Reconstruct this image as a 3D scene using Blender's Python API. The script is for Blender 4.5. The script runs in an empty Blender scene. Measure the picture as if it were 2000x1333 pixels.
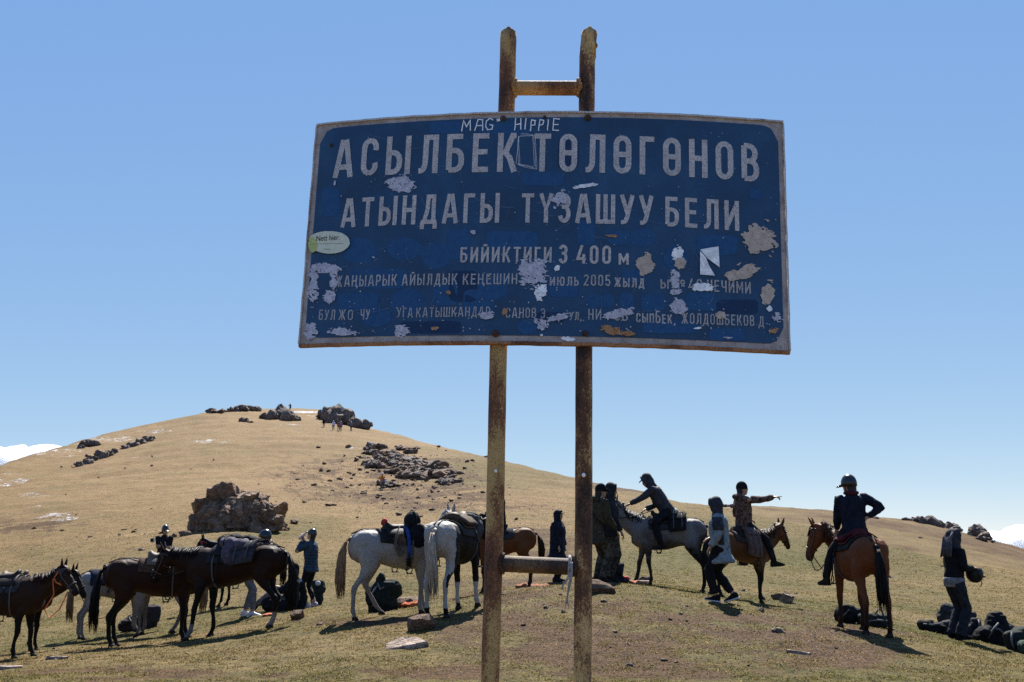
import bpy, bmesh, math, random
import numpy as np
from mathutils import Vector, Matrix, Quaternion
R = math.radians
random.seed(7)
RNG = np.random.default_rng(7)
SC = bpy.context.scene
COL = SC.collection

# ------------------------------------------------------------------ camera, sky, sun, exposure
FPX = 1944.4                    # focal length in pixels of a 2000 px wide frame (35 mm lens)
PITCH = R(11.0)
CAM = np.array([0.0, 0.0, 1.6])
cam_d = bpy.data.cameras.new('camera')
cam = bpy.data.objects.new('camera', cam_d); COL.objects.link(cam)
cam.location = CAM
cam.rotation_euler = (math.pi/2 + PITCH, 0, 0)
cam_d.lens = 35.0; cam_d.sensor_width = 36.0
cam_d.clip_start = 0.1; cam_d.clip_end = 20000
cam_d.dof.use_dof = True; cam_d.dof.focus_distance = 4.35; cam_d.dof.aperture_fstop = 20.0
SC.camera = cam

SUN_AZ, SUN_EL = R(5.0), R(49.0)
world = bpy.data.worlds.new('World'); SC.world = world; world.use_nodes = True
wn = world.node_tree.nodes; wl = world.node_tree.links
for n in list(wn): wn.remove(n)
sky = wn.new('ShaderNodeTexSky'); sky.sky_type = 'NISHITA'; sky.sun_disc = False
sky.sun_elevation = SUN_EL; sky.sun_rotation = SUN_AZ
sky.altitude = 3400; sky.air_density = 0.5; sky.dust_density = 0.1; sky.ozone_density = 6.0
bg = wn.new('ShaderNodeBackground'); bg.inputs['Strength'].default_value = 0.066
wo = wn.new('ShaderNodeOutputWorld')
# the film's response to the whole sky: softer contrast, channel by channel
sepc = wn.new('ShaderNodeSeparateColor'); comb = wn.new('ShaderNodeCombineColor'); wl.new(sky.outputs[0], sepc.inputs[0])
for ch, (gam, gain) in enumerate(((.60, 1.74), (.40, 2.16), (.12, 3.72))):
    pw_ = wn.new('ShaderNodeMath'); pw_.operation = 'POWER'; pw_.inputs[1].default_value = gam; ml_ = wn.new('ShaderNodeMath'); ml_.operation = 'MULTIPLY'; ml_.inputs[1].default_value = gain
    wl.new(sepc.outputs[ch], pw_.inputs[0]); wl.new(pw_.outputs[0], ml_.inputs[0]); wl.new(ml_.outputs[0], comb.inputs[ch])
wl.new(comb.outputs[0], bg.inputs[0]); wl.new(bg.outputs[0], wo.inputs[0])
sun_d = bpy.data.lights.new('sun', 'SUN'); sun_d.energy = 5.0; sun_d.angle = R(0.53)
sun_d.color = (1.0, 0.955, 0.88)
sun = bpy.data.objects.new('sun', sun_d); COL.objects.link(sun)
SUND = Vector((math.sin(SUN_AZ)*math.cos(SUN_EL), math.cos(SUN_AZ)*math.cos(SUN_EL), math.sin(SUN_EL)))
sun.rotation_euler = SUND.to_track_quat('Z', 'Y').to_euler()
sun.location = (0, 0, 60)
SC.view_settings.view_transform = 'Standard'; SC.view_settings.look = 'None'
SC.view_settings.exposure = 1.5; SC.view_settings.gamma = 1.0
SC.view_settings.use_curve_mapping = False
SC.render.engine = 'CYCLES'
SC.cycles.max_bounces = 6; SC.cycles.diffuse_bounces = 3; SC.cycles.glossy_bounces = 3
SC.cycles.use_denoising = False

# ------------------------------------------------------------------ planning helpers
CA, SA = math.cos(PITCH), math.sin(PITCH)
def ray(px, py):
    xc = (px-1000)/FPX; yc = (666.5-py)/FPX
    return np.array([xc, CA - yc*SA, SA + yc*CA])
def at(px, py, Y):
    d = ray(px, py); return CAM + d*(Y/d[1])
def slope_of(py):
    yc = (666.5-np.asarray(py, float))/FPX
    return (SA + yc*CA)/(CA - yc*SA)
def project(p):
    p = np.asarray(p, float) - CAM
    zc = p[..., 1]*CA + p[..., 2]*SA; yc = p[..., 2]*CA - p[..., 1]*SA
    return 1000 + FPX*p[..., 0]/zc, 666.5 - FPX*yc/zc

def _hash(i, j, k, s):
    h = (i*374761393 + j*668265263 + k*2147483647 + s*1274126177) & 0xffffffff
    h = ((h ^ (h >> 13))*1274126177) & 0xffffffff
    return ((h ^ (h >> 16)) & 0xffff)/32767.5 - 1.0
def vnoise(P, seed=0):
    """smooth value noise in -1..1 for an (N,3) array"""
    P = np.asarray(P, float); F = np.floor(P); f = P-F; I = F.astype(np.int64)
    f = f*f*f*(f*(f*6-15)+10)
    r = 0
    for dx in (0, 1):
        wx = f[:, 0] if dx else 1-f[:, 0]
        for dy in (0, 1):
            wy = f[:, 1] if dy else 1-f[:, 1]
            for dz in (0, 1):
                wz = f[:, 2] if dz else 1-f[:, 2]
                r = r + wx*wy*wz*_hash(I[:, 0]+dx, I[:, 1]+dy, I[:, 2]+dz, seed)
    return r
def fbm(P, seed=0, octs=4, gain=0.5):
    P = np.asarray(P, float); a = 1; t = 0; n = 0
    for o in range(octs):
        t = t + a*vnoise(P*(2.03**o)+o*17.3, seed+o); n += a; a *= gain
    return t/n
def sstep(a, b, x):
    t = np.clip((np.asarray(x, float)-a)/(b-a), 0, 1); return t*t*(3-2*t)

# ------------------------------------------------------------------ mesh helpers
class MB:
    def __init__(s): s.v = []; s.f = []
    def add(s, vs, fs):
        o = len(s.v); s.v.extend([tuple(map(float, q)) for q in vs]); s.f.extend([tuple(i+o for i in q) for q in fs]); return s
    def rings(s, rings, cap=True):
        n = len(rings[0]); o = len(s.v)
        for r in rings: s.v.extend([tuple(map(float, q)) for q in r])
        for k in range(len(rings)-1):
            for i in range(n):
                j = (i+1) % n
                s.f.append((o+k*n+i, o+k*n+j, o+(k+1)*n+j, o+(k+1)*n+i))
        if cap:
            s.f.append(tuple(o+i for i in reversed(range(n))))
            e = o+(len(rings)-1)*n; s.f.append(tuple(e+i for i in range(n)))
        return s
    def loft(s, secs, n=14, pw=1.0):
        """secs: (centre, side vector*radius, up vector*radius)"""
        rs = []
        for c, S, U in secs:
            c = np.asarray(c, float); S = np.asarray(S, float); U = np.asarray(U, float); r = []
            for i in range(n):
                a = 2*math.pi*i/n; ca, sa = math.cos(a), math.sin(a)
                if pw != 1.0:
                    ca = math.copysign(abs(ca)**pw, ca); sa = math.copysign(abs(sa)**pw, sa)
                r.append(c+S*ca+U*sa)
            rs.append(r)
        return s.rings(rs)
    def tube(s, pts, rad, n=6, cap=True):
        pts = [np.asarray(p, float) for p in pts]
        if np.isscalar(rad): rad = [rad]*len(pts)
        rs = []; prev = None
        for i, p in enumerate(pts):
            a = pts[max(i-1, 0)]; b = pts[min(i+1, len(pts)-1)]; T = b-a; T = T/(np.linalg.norm(T)+1e-9)
            if prev is None:
                k = np.array([0, 0, 1.0]) if abs(T[2]) < .9 else np.array([1.0, 0, 0])
            else: k = prev
            U = k - T*np.dot(k, T); U /= np.linalg.norm(U)+1e-9; prev = U; S = np.cross(T, U)
            rs.append([p+rad[i]*(math.cos(2*math.pi*j/n)*S+math.sin(2*math.pi*j/n)*U) for j in range(n)])
        return s.rings(rs, cap)
    def ball(s, c, r, n=10, m=7):
        r = (r, r, r) if np.isscalar(r) else r
        c = np.asarray(c, float); rs = []
        for k in range(m):
            t = math.pi*(k+.5)/m
            rs.append([c+np.array([r[0]*math.sin(t)*math.cos(2*math.pi*i/n), r[1]*math.sin(t)*math.sin(2*math.pi*i/n), -r[2]*math.cos(t)]) for i in range(n)])
        return s.rings(rs)
    def box(s, c, h, M=None):
        c = np.asarray(c, float); vs = []
        for x in (-1, 1):
            for y in (-1, 1):
                for z in (-1, 1):
                    q = np.array([x*h[0], y*h[1], z*h[2]])
                    if M is not None: q = M@q
                    vs.append(c+q)
        return s.add(vs, [(0, 1, 3, 2), (4, 6, 7, 5), (0, 4, 5, 1), (2, 3, 7, 6), (0, 2, 6, 4), (1, 5, 7, 3)])
    def mesh(s, name):
        me = bpy.data.meshes.new(name); me.from_pydata(s.v, [], s.f); me.update(); return me
    def build(s, name, m, parent=None, smooth=True):
        return link(name, s.mesh(name), m, parent, smooth)

def link(name, me, m, parent=None, smooth=True):
    if m is not None:
        for q in (m if isinstance(m, (list, tuple)) else [m]): me.materials.append(q)
    if smooth and len(me.polygons): me.polygons.foreach_set('use_smooth', [True]*len(me.polygons))
    o = bpy.data.objects.new(name, me); COL.objects.link(o)
    if parent is not None: o.parent = parent
    return o
def tag(o, label=None, cat=None, group=None, kind=None):
    if label: o['label'] = label
    if cat: o['category'] = cat
    if group: o['group'] = group
    if kind: o['kind'] = kind
    return o
def empty(name, loc, rotz=0, label=None, cat=None, group=None):
    o = bpy.data.objects.new(name, None); COL.objects.link(o); o.empty_display_size = .2
    o.location = tuple(map(float, loc)); o.rotation_euler = (0, 0, rotz)
    return tag(o, label, cat, group)
def remesh(mb, voxel, smooth=3, fac=.5, noise=None):
    """voxel union of closed shapes -> one continuous mesh"""
    me = mb.mesh('tmp'); o = bpy.data.objects.new('tmp', me); COL.objects.link(o)
    bm = bmesh.new(); bm.from_mesh(me); bmesh.ops.recalc_face_normals(bm, faces=bm.faces); bm.to_mesh(me); bm.free()
    r = o.modifiers.new('r', 'REMESH'); r.mode = 'VOXEL'; r.voxel_size = voxel
    if smooth:
        q = o.modifiers.new('s', 'SMOOTH'); q.factor = fac; q.iterations = smooth
    dg = bpy.context.evaluated_depsgraph_get()
    out = bpy.data.meshes.new_from_object(o.evaluated_get(dg))
    bpy.data.objects.remove(o); bpy.data.meshes.remove(me)
    if noise:
        n = len(out.vertices); co = np.empty(n*3); out.vertices.foreach_get('co', co); co = co.reshape(-1, 3)
        no = np.empty(n*3); out.vertices.foreach_get('normal', no); no = no.reshape(-1, 3)
        for amp, fr, sd in noise: co = co + no*(amp*vnoise(co*np.asarray(fr), sd))[:, None]
        out.vertices.foreach_set('co', co.ravel()); out.update()
    return out
def coords(me):
    co = np.empty(len(me.vertices)*3); me.vertices.foreach_get('co', co); return co.reshape(-1, 3)
def set_col(me, cols, name='tint'):
    a = me.color_attributes.new(name, 'FLOAT_COLOR', 'POINT')
    c = np.ones((len(me.vertices), 4)); c[:, :3] = cols; a.data.foreach_set('color', c.ravel().astype(np.float32))
def join_mesh(me, mb):
    """append an MB (overlapping islands) to an existing mesh"""
    bm = bmesh.new(); bm.from_mesh(me); t = mb.mesh('t2'); bm.from_mesh(t); bm.to_mesh(me); bm.free(); bpy.data.meshes.remove(t); me.update(); return me

# ------------------------------------------------------------------ materials
class NT:
    def __init__(s, name):
        s.m = bpy.data.materials.new(name); s.m.use_nodes = True; s.t = s.m.node_tree; s.n = s.t.nodes
        s.b = s.n['Principled BSDF']; s.out = s.n['Material Output']
        tc = s.n.new('ShaderNodeTexCoord'); s.obj = tc.outputs['Object']
    def link(s, a, b): s.t.links.new(a, b)
    def noise(s, scale, detail=4, rough=.55, vec=None, stretch=None):
        q = s.n.new('ShaderNodeTexNoise'); q.inputs['Scale'].default_value = scale; q.inputs['Detail'].default_value = detail; q.inputs['Roughness'].default_value = rough
        v = vec or s.obj
        if stretch:
            mp = s.n.new('ShaderNodeMapping'); mp.inputs['Scale'].default_value = stretch; s.link(v, mp.inputs[0]); v = mp.outputs[0]
        s.link(v, q.inputs['Vector']); return q.outputs['Fac']
    def voro(s, scale, feature='F1', vec=None):
        q = s.n.new('ShaderNodeTexVoronoi'); q.inputs['Scale'].default_value = scale; q.feature = feature
        s.link(vec or s.obj, q.inputs['Vector']); return q.outputs['Distance']
    def ramp(s, fac, stops, interp='LINEAR'):
        q = s.n.new('ShaderNodeValToRGB'); q.color_ramp.interpolation = interp; e = q.color_ramp.elements
        while len(e) < len(stops): e.new(.5)
        for i, (p, c) in enumerate(stops):
            e[i].position = p; e[i].color = (*c, 1) if not np.isscalar(c) else (c, c, c, 1)
        s.link(fac, q.inputs[0]); return q.outputs[0]
    def mix(s, fac, a, b, mode='MIX'):
        q = s.n.new('ShaderNodeMix'); q.data_type = 'RGBA'; q.blend_type = mode
        for sock, v in ((q.inputs['Factor'], fac), (q.inputs['A'], a), (q.inputs['B'], b)):
            if sock.name == 'Factor' or True:
                pass
        F = [i for i in q.inputs if i.name == 'Factor' and i.type == 'VALUE'][0]
        A = [i for i in q.inputs if i.name == 'A' and i.type == 'RGBA'][0]; B = [i for i in q.inputs if i.name == 'B' and i.type == 'RGBA'][0]
        for sock, v in ((F, fac), (A, a), (B, b)):
            if hasattr(v, 'is_output'): s.link(v, sock)
            elif sock is F: sock.default_value = v
            else: sock.default_value = (*v, 1)
        return [o for o in q.outputs if o.type == 'RGBA'][0]
    def math(s, op, a, b=0.0):
        q = s.n.new('ShaderNodeMath'); q.operation = op
        for sock, v in ((q.inputs[0], a), (q.inputs[1], b)):
            if hasattr(v, 'is_output'): s.link(v, sock)
            else: sock.default_value = v
        return q.outputs[0]
    def attr(s, name):
        q = s.n.new('ShaderNodeAttribute'); q.attribute_name = name; return q.outputs['Color']
    def bump(s, h, strength=.3, dist=.02):
        q = s.n.new('ShaderNodeBump'); q.inputs['Strength'].default_value = strength; q.inputs['Distance'].default_value = dist
        s.link(h, q.inputs['Height']); s.link(q.outputs[0], s.b.inputs['Normal'])
    def col(s, c):
        if hasattr(c, 'is_output'): s.link(c, s.b.inputs['Base Color'])
        else: s.b.inputs['Base Color'].default_value = (*c, 1)
    def rough(s, r):
        if hasattr(r, 'is_output'): s.link(r, s.b.inputs['Roughness'])
        else: s.b.inputs['Roughness'].default_value = r
    def spec(s, v): s.b.inputs['Specular IOR Level'].default_value = v
_mats = {}
def cloth(c, rough=.85, var=.35, scale=14, spec=.08, key=''):
    k = ('cloth', c, rough, var, key)
    if k in _mats: return _mats[k]
    t = NT('woven_cloth'); n = t.noise(scale, 5); d = tuple(x*(1-var) for x in c); l = tuple(min(1, x*(1+var)+.004) for x in c)
    t.col(t.ramp(n, [(.3, d), (.7, l)])); t.rough(rough); t.spec(spec); t.bump(t.noise(60, 3), .25, .01)
    _mats[k] = t.m; return t.m
def plain(c, rough=.5, spec=.5, metal=0, name='painted_surface', var=.2, scale=30):
    k = ('plain', c, rough, spec, metal)
    if k in _mats: return _mats[k]
    t = NT(name); n = t.noise(scale, 4)
    t.col(t.ramp(n, [(.3, tuple(x*(1-var) for x in c)), (.7, tuple(min(1, x*(1+var)) for x in c))])); t.rough(rough); t.spec(spec); t.b.inputs['Metallic'].default_value = metal
    _mats[k] = t.m; return t.m
def camo(cs, scale=9, key=''):
    k = ('camo', tuple(cs))
    if k in _mats: return _mats[k]
    t = NT('camouflage_cloth'); n = t.noise(scale, 3, .6); m2 = t.noise(scale*1.7, 2, .5)
    c = t.ramp(n, [(0, cs[0]), (.43, cs[1]), (.52, cs[2]), (.6, cs[3])], 'CONSTANT')
    c = t.mix(t.ramp(m2, [(.56, 0.0), (.58, 1.0)]), c, cs[0]); t.col(c); t.rough(.9); t.spec(.2)
    _mats[k] = t.m; return t.m
# ------------------------------------------------------------------ the ground: a mountain pass and its hill
def pchip(x, y, xs):
    x = np.asarray(x, float); y = np.asarray(y, float); h = np.diff(x); dl = np.diff(y)/h; m = np.zeros_like(y)
    for i in range(1, len(x)-1):
        if dl[i-1]*dl[i] > 0:
            w1 = 2*h[i]+h[i-1]; w2 = h[i]+2*h[i-1]; m[i] = (w1+w2)/(w1/dl[i-1]+w2/dl[i])
    m[0] = dl[0]; m[-1] = dl[-1]
    k = np.clip(np.searchsorted(x, xs)-1, 0, len(x)-2); t = (xs-x[k])/h[k]
    return ((1+2*t)*(1-t)**2*y[k] + t*(1-t)**2*h[k]*m[k] + t*t*(3-2*t)*y[k+1] + t*t*(t-1)*h[k]*m[k+1])
# drop below the eye (m) at 11,15,18,22,28 m
NEAR = {-240:(1.74,2.1,2.3,2.5,2.6), 0:(1.62,1.85,2.05,2.2,2.2), 230:(1.62,1.70,1.90,2.0,1.9), 365:(1.6,1.62,1.77,1.8,1.65), 530:(1.58,1.45,1.5,1.55,1.4),
 605:(1.55,1.38,1.45,1.53,1.35), 690:(1.52,1.28,1.35,1.45,1.3), 850:(1.5,1.2,1.2,1.35,1.2), 1000:(1.5,1.13,0.97,1.15,1.1), 1180:(1.5,1.1,.85,1.05,1.05),
 1280:(1.5,1.12,.93,1.05,1.1), 1375:(1.5,1.2,1.05,1.2,1.2), 1500:(1.5,1.27,1.25,1.35,1.35), 1700:(1.52,1.4,1.46,1.5,1.5), 1870:(1.58,1.6,1.72,1.75,1.65),
 2000:(1.6,1.75,1.85,1.85,1.8), 2240:(1.72,2.0,2.15,2.2,2.2)}
# distance and image height of four stations up the slope, the last one the skyline of the near hill
FAR = {-240:((45,1110),(75,1040),(95,1000),(120,968)), 0:((45,1090),(80,1003),(115,950),(150,905)), 230:((45,1058),(85,975),(150,885),(210,838)),
 460:((45,1037),(90,955),(165,845),(250,800)), 605:((45,1050),(95,948),(165,848),(300,799)), 700:((45,1050),(97,950),(160,858),(240,831)), 800:((45,1043),(95,948),(130,895),(180,858)),
 950:((45,1040),(80,960),(110,915),(150,893)), 1100:((45,1040),(70,982),(95,948),(120,930)), 1250:((45,1053),(62,1010),(80,982),(100,965)),
 1400:((42,1065),(52,1033),(65,1008),(80,992)), 1520:((38,1090),(45,1062),(55,1035),(68,1019)), 1650:((35,1115),(40,1090),(48,1066),(58,1048)),
 1780:((33,1130),(37,1112),(43,1095),(52,1081)), 1900:((32,1145),(35,1130),(40,1116),(46,1104)), 2000:((31,1158),(34,1144),(38,1132),(43,1122)), 2240:((31,1190),(34,1176),(38,1162),(43,1150))}
SECOND = {-240:1010, 0:950, 605:850, 950:935, 1100:965, 1250:990, 1330:990, 1400:988, 1450:990, 1520:991, 1600:996, 1700:1008, 1780:1018, 1850:1034, 1930:1056, 2000:1075, 2240:1125}
_C = np.arange(-240, 2241, 10.0)
def _tab(d, fn):
    ks = sorted(d); return pchip(ks, [fn(d[k]) for k in ks], _C)
_near = [_tab(NEAR, lambda v, i=i: v[i]) for i in range(5)]
_fr = [_tab(FAR, lambda v, i=i: math.log(v[i][0])) for i in range(4)]; _fp = [_tab(FAR, lambda v, i=i: v[i][1]) for i in range(4)]
_sec = _tab(SECOND, lambda v: v)
_LD = np.linspace(math.log(1.0), math.log(6000), 500)
_G = np.zeros((len(_C), len(_LD)))
for i in range(len(_C)):
    xs = [math.log(1), math.log(3), math.log(6.5)]; ss = [-1.6, -1.6/3, -1.6/6.5]
    for d, q in zip((11, 15, 18, 22, 28), _near): xs.append(math.log(d)); ss.append(-q[i]/d)
    for k in range(4): xs.append(_fr[k][i]); ss.append(float(slope_of(_fp[k][i])))
    rr = math.exp(_fr[3][i])
    xs.append(math.log(rr*1.3)); ss.append(ss[-1]-.035)
    s2 = float(slope_of(_sec[i])); d2 = max(230, rr*1.9)
    xs.append(math.log(d2)); ss.append(s2)
    xs.append(math.log(d2*1.7)); ss.append(s2-.04)
    xs.append(math.log(6000)); ss.append(-.03)
    _G[i] = pchip(xs, ss, _LD)
# the cross-column smoothing keeps ridges soft
for _ in range(2): _G[1:-1] = (_G[:-2]+2*_G[1:-1]+_G[2:])/4
def ground_base(x, y):
    x = np.asarray(x, float); y = np.asarray(y, float)
    r = np.hypot(x, y)+1e-6; ph = np.arctan2(x, y); lim = R(32)
    pc = np.clip(ph, -lim, lim)
    d = np.where(np.abs(ph) <= lim, r*np.cos(ph), r*math.cos(lim)); d = np.clip(d, 1.0, 5999)
    c = np.clip(1000 + FPX*np.tan(pc)*1.0187, -239.9, 2239.9)
    ci = (c+240)/10; i = np.floor(ci).astype(int); i = np.clip(i, 0, len(_C)-2); fi = ci-i
    lj = (np.log(d)-_LD[0])/(_LD[1]-_LD[0]); j = np.clip(np.floor(lj).astype(int), 0, len(_LD)-2); fj = lj-j
    s = (_G[i, j]*(1-fj)+_G[i, j+1]*fj)*(1-fi) + (_G[i+1, j]*(1-fj)+_G[i+1, j+1]*fj)*fi
    z = 1.6 + s*d
    w = sstep(R(50), R(130), np.abs(ph))
    return z*(1-w) + (-.04*r)*w
def ground(x, y):
    x = np.atleast_1d(np.asarray(x, float)); y = np.atleast_1d(np.asarray(y, float))
    z = ground_base(x, y); P = np.stack([x, y, 0*x], 1); r = np.hypot(x, y)
    k = sstep(4, 12, r)
    z = z + k*(.035*fbm(P*.9, 3, 3) + .012*vnoise(P*5, 9))
    z = z + sstep(40, 110, r)*(.30*fbm(P*np.array([.06, .42, 1]), 41, 3)+.10*vnoise(P*np.array([.25, 1.3, 1]), 44))
    z = z + sstep(30, 90, r)*.45*fbm(P*.09, 21, 4) + sstep(25, 60, r)*.07*vnoise(P*.8, 33)
    return z
def gz(x, y): return float(ground(x, y)[0])
def hit(px, py, lo=6.0, hi=420.0):
    """first ground point under a picture point"""
    Y = np.exp(np.linspace(math.log(lo), math.log(hi), 3000))
    for _ in range(14):
        d = ray(px, py); d = d/d[1]; p = CAM + d[None, :]*Y[:, None]; b = p[:, 2] <= ground(p[:, 0], p[:, 1])
        if b.any(): break
        py += 2.0
    k = int(np.argmax(b)) if b.any() else len(Y)-1
    q = p[k].copy(); q[2] = gz(q[0], q[1]); return q

def make_ground():
    az = np.concatenate([np.linspace(-180, -36, 60)[:-1], np.linspace(-36, 36, 660), np.linspace(36, 180, 60)[1:]])
    rr = np.concatenate([np.linspace(.3, 7.5, 14)[:-1], np.exp(np.linspace(math.log(7.5), math.log(70), 300))[:-1], np.exp(np.linspace(math.log(70), math.log(330), 150))[:-1], np.exp(np.linspace(math.log(330), math.log(6000), 40))])
    A, Q = np.meshgrid(R(1)*az, rr, indexing='ij'); X = (Q*np.sin(A)).ravel(); Y = (Q*np.cos(A)).ravel(); Z = ground(X, Y)
    na, nr = len(az), len(rr); V = np.stack([X, Y, Z], 1)
    I = np.arange(na*nr).reshape(na, nr)
    q = np.stack([I[:-1, :-1], I[1:, :-1], I[1:, 1:], I[:-1, 1:]], -1).reshape(-1, 4)[:, ::-1]
    # close the seam behind the camera
    me = bpy.data.meshes.new('ground'); me.vertices.add(len(V)); me.vertices.foreach_set('co', V.ravel())
    me.loops.add(q.size); me.loops.foreach_set('vertex_index', q.ravel().astype(np.int32))
    me.polygons.add(len(q)); me.polygons.foreach_set('loop_start', (np.arange(len(q))*4).astype(np.int32)); me.polygons.foreach_set('loop_total', np.full(len(q), 4, np.int32))
    me.update(); me.validate()
    set_col(me, ground_masks(V), 'masks')
    return me
def ell(px, py, cx, cy, rx, ry, soft=.5):
    return 1 - sstep(1-soft, 1+soft, np.hypot((px-cx)/rx, (py-cy)/ry))
def ground_masks(V):
    """R = bare earth, G = green turf against straw, B = old snow; laid out where the ground has them"""
    px, py = project(V); P = V.copy(); P[:, 2] = 0; d = np.clip(V[:, 1], 1, 9999)
    front = V[:, 1] > 5
    n1 = fbm(P*.35, 51, 4); n2 = fbm(P*1.3, 52, 3); n3 = fbm(P*.05, 53, 4); n4 = fbm(P*4.5, 54, 3)
    dirt = np.zeros(len(V))
    for e in ((1250, 1250, 420, 70), (1030, 1170, 150, 60), (1580, 1265, 200, 45), (1100, 1215, 200, 60), (1040, 1065, 110, 40), (820, 960, 150, 40), (650, 915, 190, 35), (960, 985, 140, 20), (650, 960, 120, 22), (1330, 1305, 230, 24), (930, 1315, 200, 14), (60, 1030, 130, 18), (300, 1318, 260, 12), (700, 1215, 110, 10)):
        dirt = np.maximum(dirt, ell(px, py, *e))
    dirt = np.clip(dirt*(.55+.9*n2+.5*n1), 0, 1) + .30*sstep(.35, .6, n2)*sstep(60, 10, d)
    dirt = dirt + .8*ell(px, py, 820, 930, 140, 60)*sstep(-.1, .3, n1) + .5*ell(px, py, 120, 1000, 150, 25)*sstep(-.1, .2, n1)
    dirt = np.clip(dirt*(1-.45*sstep(40, 80, d)) + .12*sstep(.3, .6, n3)*sstep(40, 80, d), 0, 1)
    green = sstep(60, 22, d)*(.62+.55*n1) + .25*n4*sstep(40, 12, d)
    green = green + .5*ell(px, py, 1000, 920, 180, 40) + .55*ell(px, py, 560, 1030, 120, 22) + .6*ell(px, py, 1600, 1060, 420, 60)+.35*ell(px, py, 100, 1082, 90, 12)*sstep(-.2, .3, n2) + .3*ell(px, py, 1300, 1000, 200, 50)
    far2 = (d > 95) & (px > 1150); green = np.where(far2, .35, green); dirt = np.where(far2, np.clip(.42+.4*n3+.3*n1, 0, .8), dirt)
    snow = np.zeros(len(V))
    for e in ((215, 858, 120, 10), (120, 885, 90, 12), (300, 842, 60, 7), (65, 968, 50, 9), (20, 940, 50, 20), (110, 1010, 90, 14), (420, 862, 60, 6), (70, 990, 35, 4), (690, 875, 30, 6), (745, 895, 60, 10), (600, 806, 55, 3.2), (620, 812, 40, 4), (20, 925, 30, 4), (160, 868, 50, 6), (560, 830, 60, 3), (250, 893, 40, 4), (400, 865, 26, 2.5), (1840, 1024, 30, 3), (1430, 992, 30, 2.5), (1690, 1012, 12, 2)):
        snow = np.maximum(snow, ell(px, py, *e))
    sn = fbm(P*np.array([.55, .30, 1]), 60, 5, .75)
    snow = snow*(.80+.35*sn)
    snow = np.maximum(snow, 1.0*ell(px, py, 598, 805, 48, 3.0))
    out = np.stack([np.clip(dirt, 0, 1), np.clip(green, 0, 1), np.clip(snow, 0, 1)], 1)*front[:, None]
    out[~front] = (.15, .5, 0)
    return out
def mat_ground():
    t = NT('alpine_turf'); a = t.attr('masks'); sp = t.n.new('ShaderNodeSeparateColor'); t.link(a, sp.inputs[0])
    fine = t.noise(38, 4, .7); mid = t.noise(6, 5, .65); big = t.noise(.6, 5, .6); far = t.noise(.35, 8, .75, stretch=(.45, 1.6, 1))
    straw = t.ramp(far, [(.25, (0.15, 0.0931, 0.0407)), (.5, (0.228, 0.1479, 0.0699)), (.75, (0.2941, 0.1992, 0.0991))])
    straw = t.mix(t.ramp(mid, [(.35, .0), (.75, .5)]), straw, (0.1201, 0.0745, 0.0341))
    grn = t.ramp(mid, [(.25, (0.0416, 0.0392, 0.0084)), (.5, (0.0667, 0.0612, 0.014)), (.75, (0.0986, 0.0863, 0.0232))])
    patch = t.noise(.045, 5, .7); straw = t.mix(t.ramp(patch, [(.40, .0), (.62, .55)]), straw, (0.1334, 0.0864, 0.0357)); straw = t.mix(t.ramp(t.noise(.11, 6, .7), [(.50, .0), (.66, .45)]), straw, (0.1276, 0.1056, 0.0378))
    c = t.mix(sp.outputs[1], straw, grn)
    earth = t.ramp(fine, [(.25, (0.0282, 0.0152, 0.0066)), (.5, (0.0661, 0.0355, 0.0156)), (.72, (0.1369, 0.0797, 0.0367))])
    thr = t.math('ADD', sp.outputs[0], t.math('MULTIPLY', t.math('SUBTRACT', mid, .5), 1.1))
    c = t.mix(t.ramp(thr, [(.25, 0.0), (.6, 1.0)]), c, earth)
    c = t.mix(t.ramp(fine, [(.3, .55), (.6, 0.0)]), c, (0.0214, 0.0129, 0.0044), 'MIX')
    spec = t.ramp(t.noise(1.9, 6, .8), [(.67, 0.0), (.71, .4)])
    c = t.mix(spec, c, (0.0344, 0.0208, 0.0096))
    fl = t.noise(46, 3, .75); fl2 = t.noise(17, 4, .7); fl3 = t.noise(3.2, 5, .75, stretch=(.6, 1.3, 1))
    c = t.mix(1.0, c, t.ramp(fl, [(.30, .25), (.46, .80), (.60, 1.15), (.74, 2.2)]), 'MULTIPLY')
    c = t.mix(1.0, c, t.ramp(fl2, [(.32, .62), (.5, .95), (.68, 1.25)]), 'MULTIPLY')
    c = t.mix(1.0, c, t.ramp(fl3, [(.28, .55), (.47, 1.0), (.70, 1.30)]), 'MULTIPLY')
    sn = t.math('MULTIPLY', sp.outputs[2], t.noise(2.4, 7, .85, stretch=(1, .6, 1)))
    c = t.mix(t.ramp(sn, [(.44, 0.0), (.50, 1.0)]), c, (.40, .41, .44))
    t.col(c); t.rough(.95); t.spec(.1)
    h = t.math('ADD', t.math('MULTIPLY', mid, .6), t.math('MULTIPLY', fine, .35)); h = t.math('ADD', h, t.math('MULTIPLY', far, 3.0))
    t.bump(h, .8, .07)
    return t.m
g = link('ground', make_ground(), mat_ground()); tag(g, kind='structure')
g['label'] = 'dry alpine turf of the pass and its rounded hills'

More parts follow.
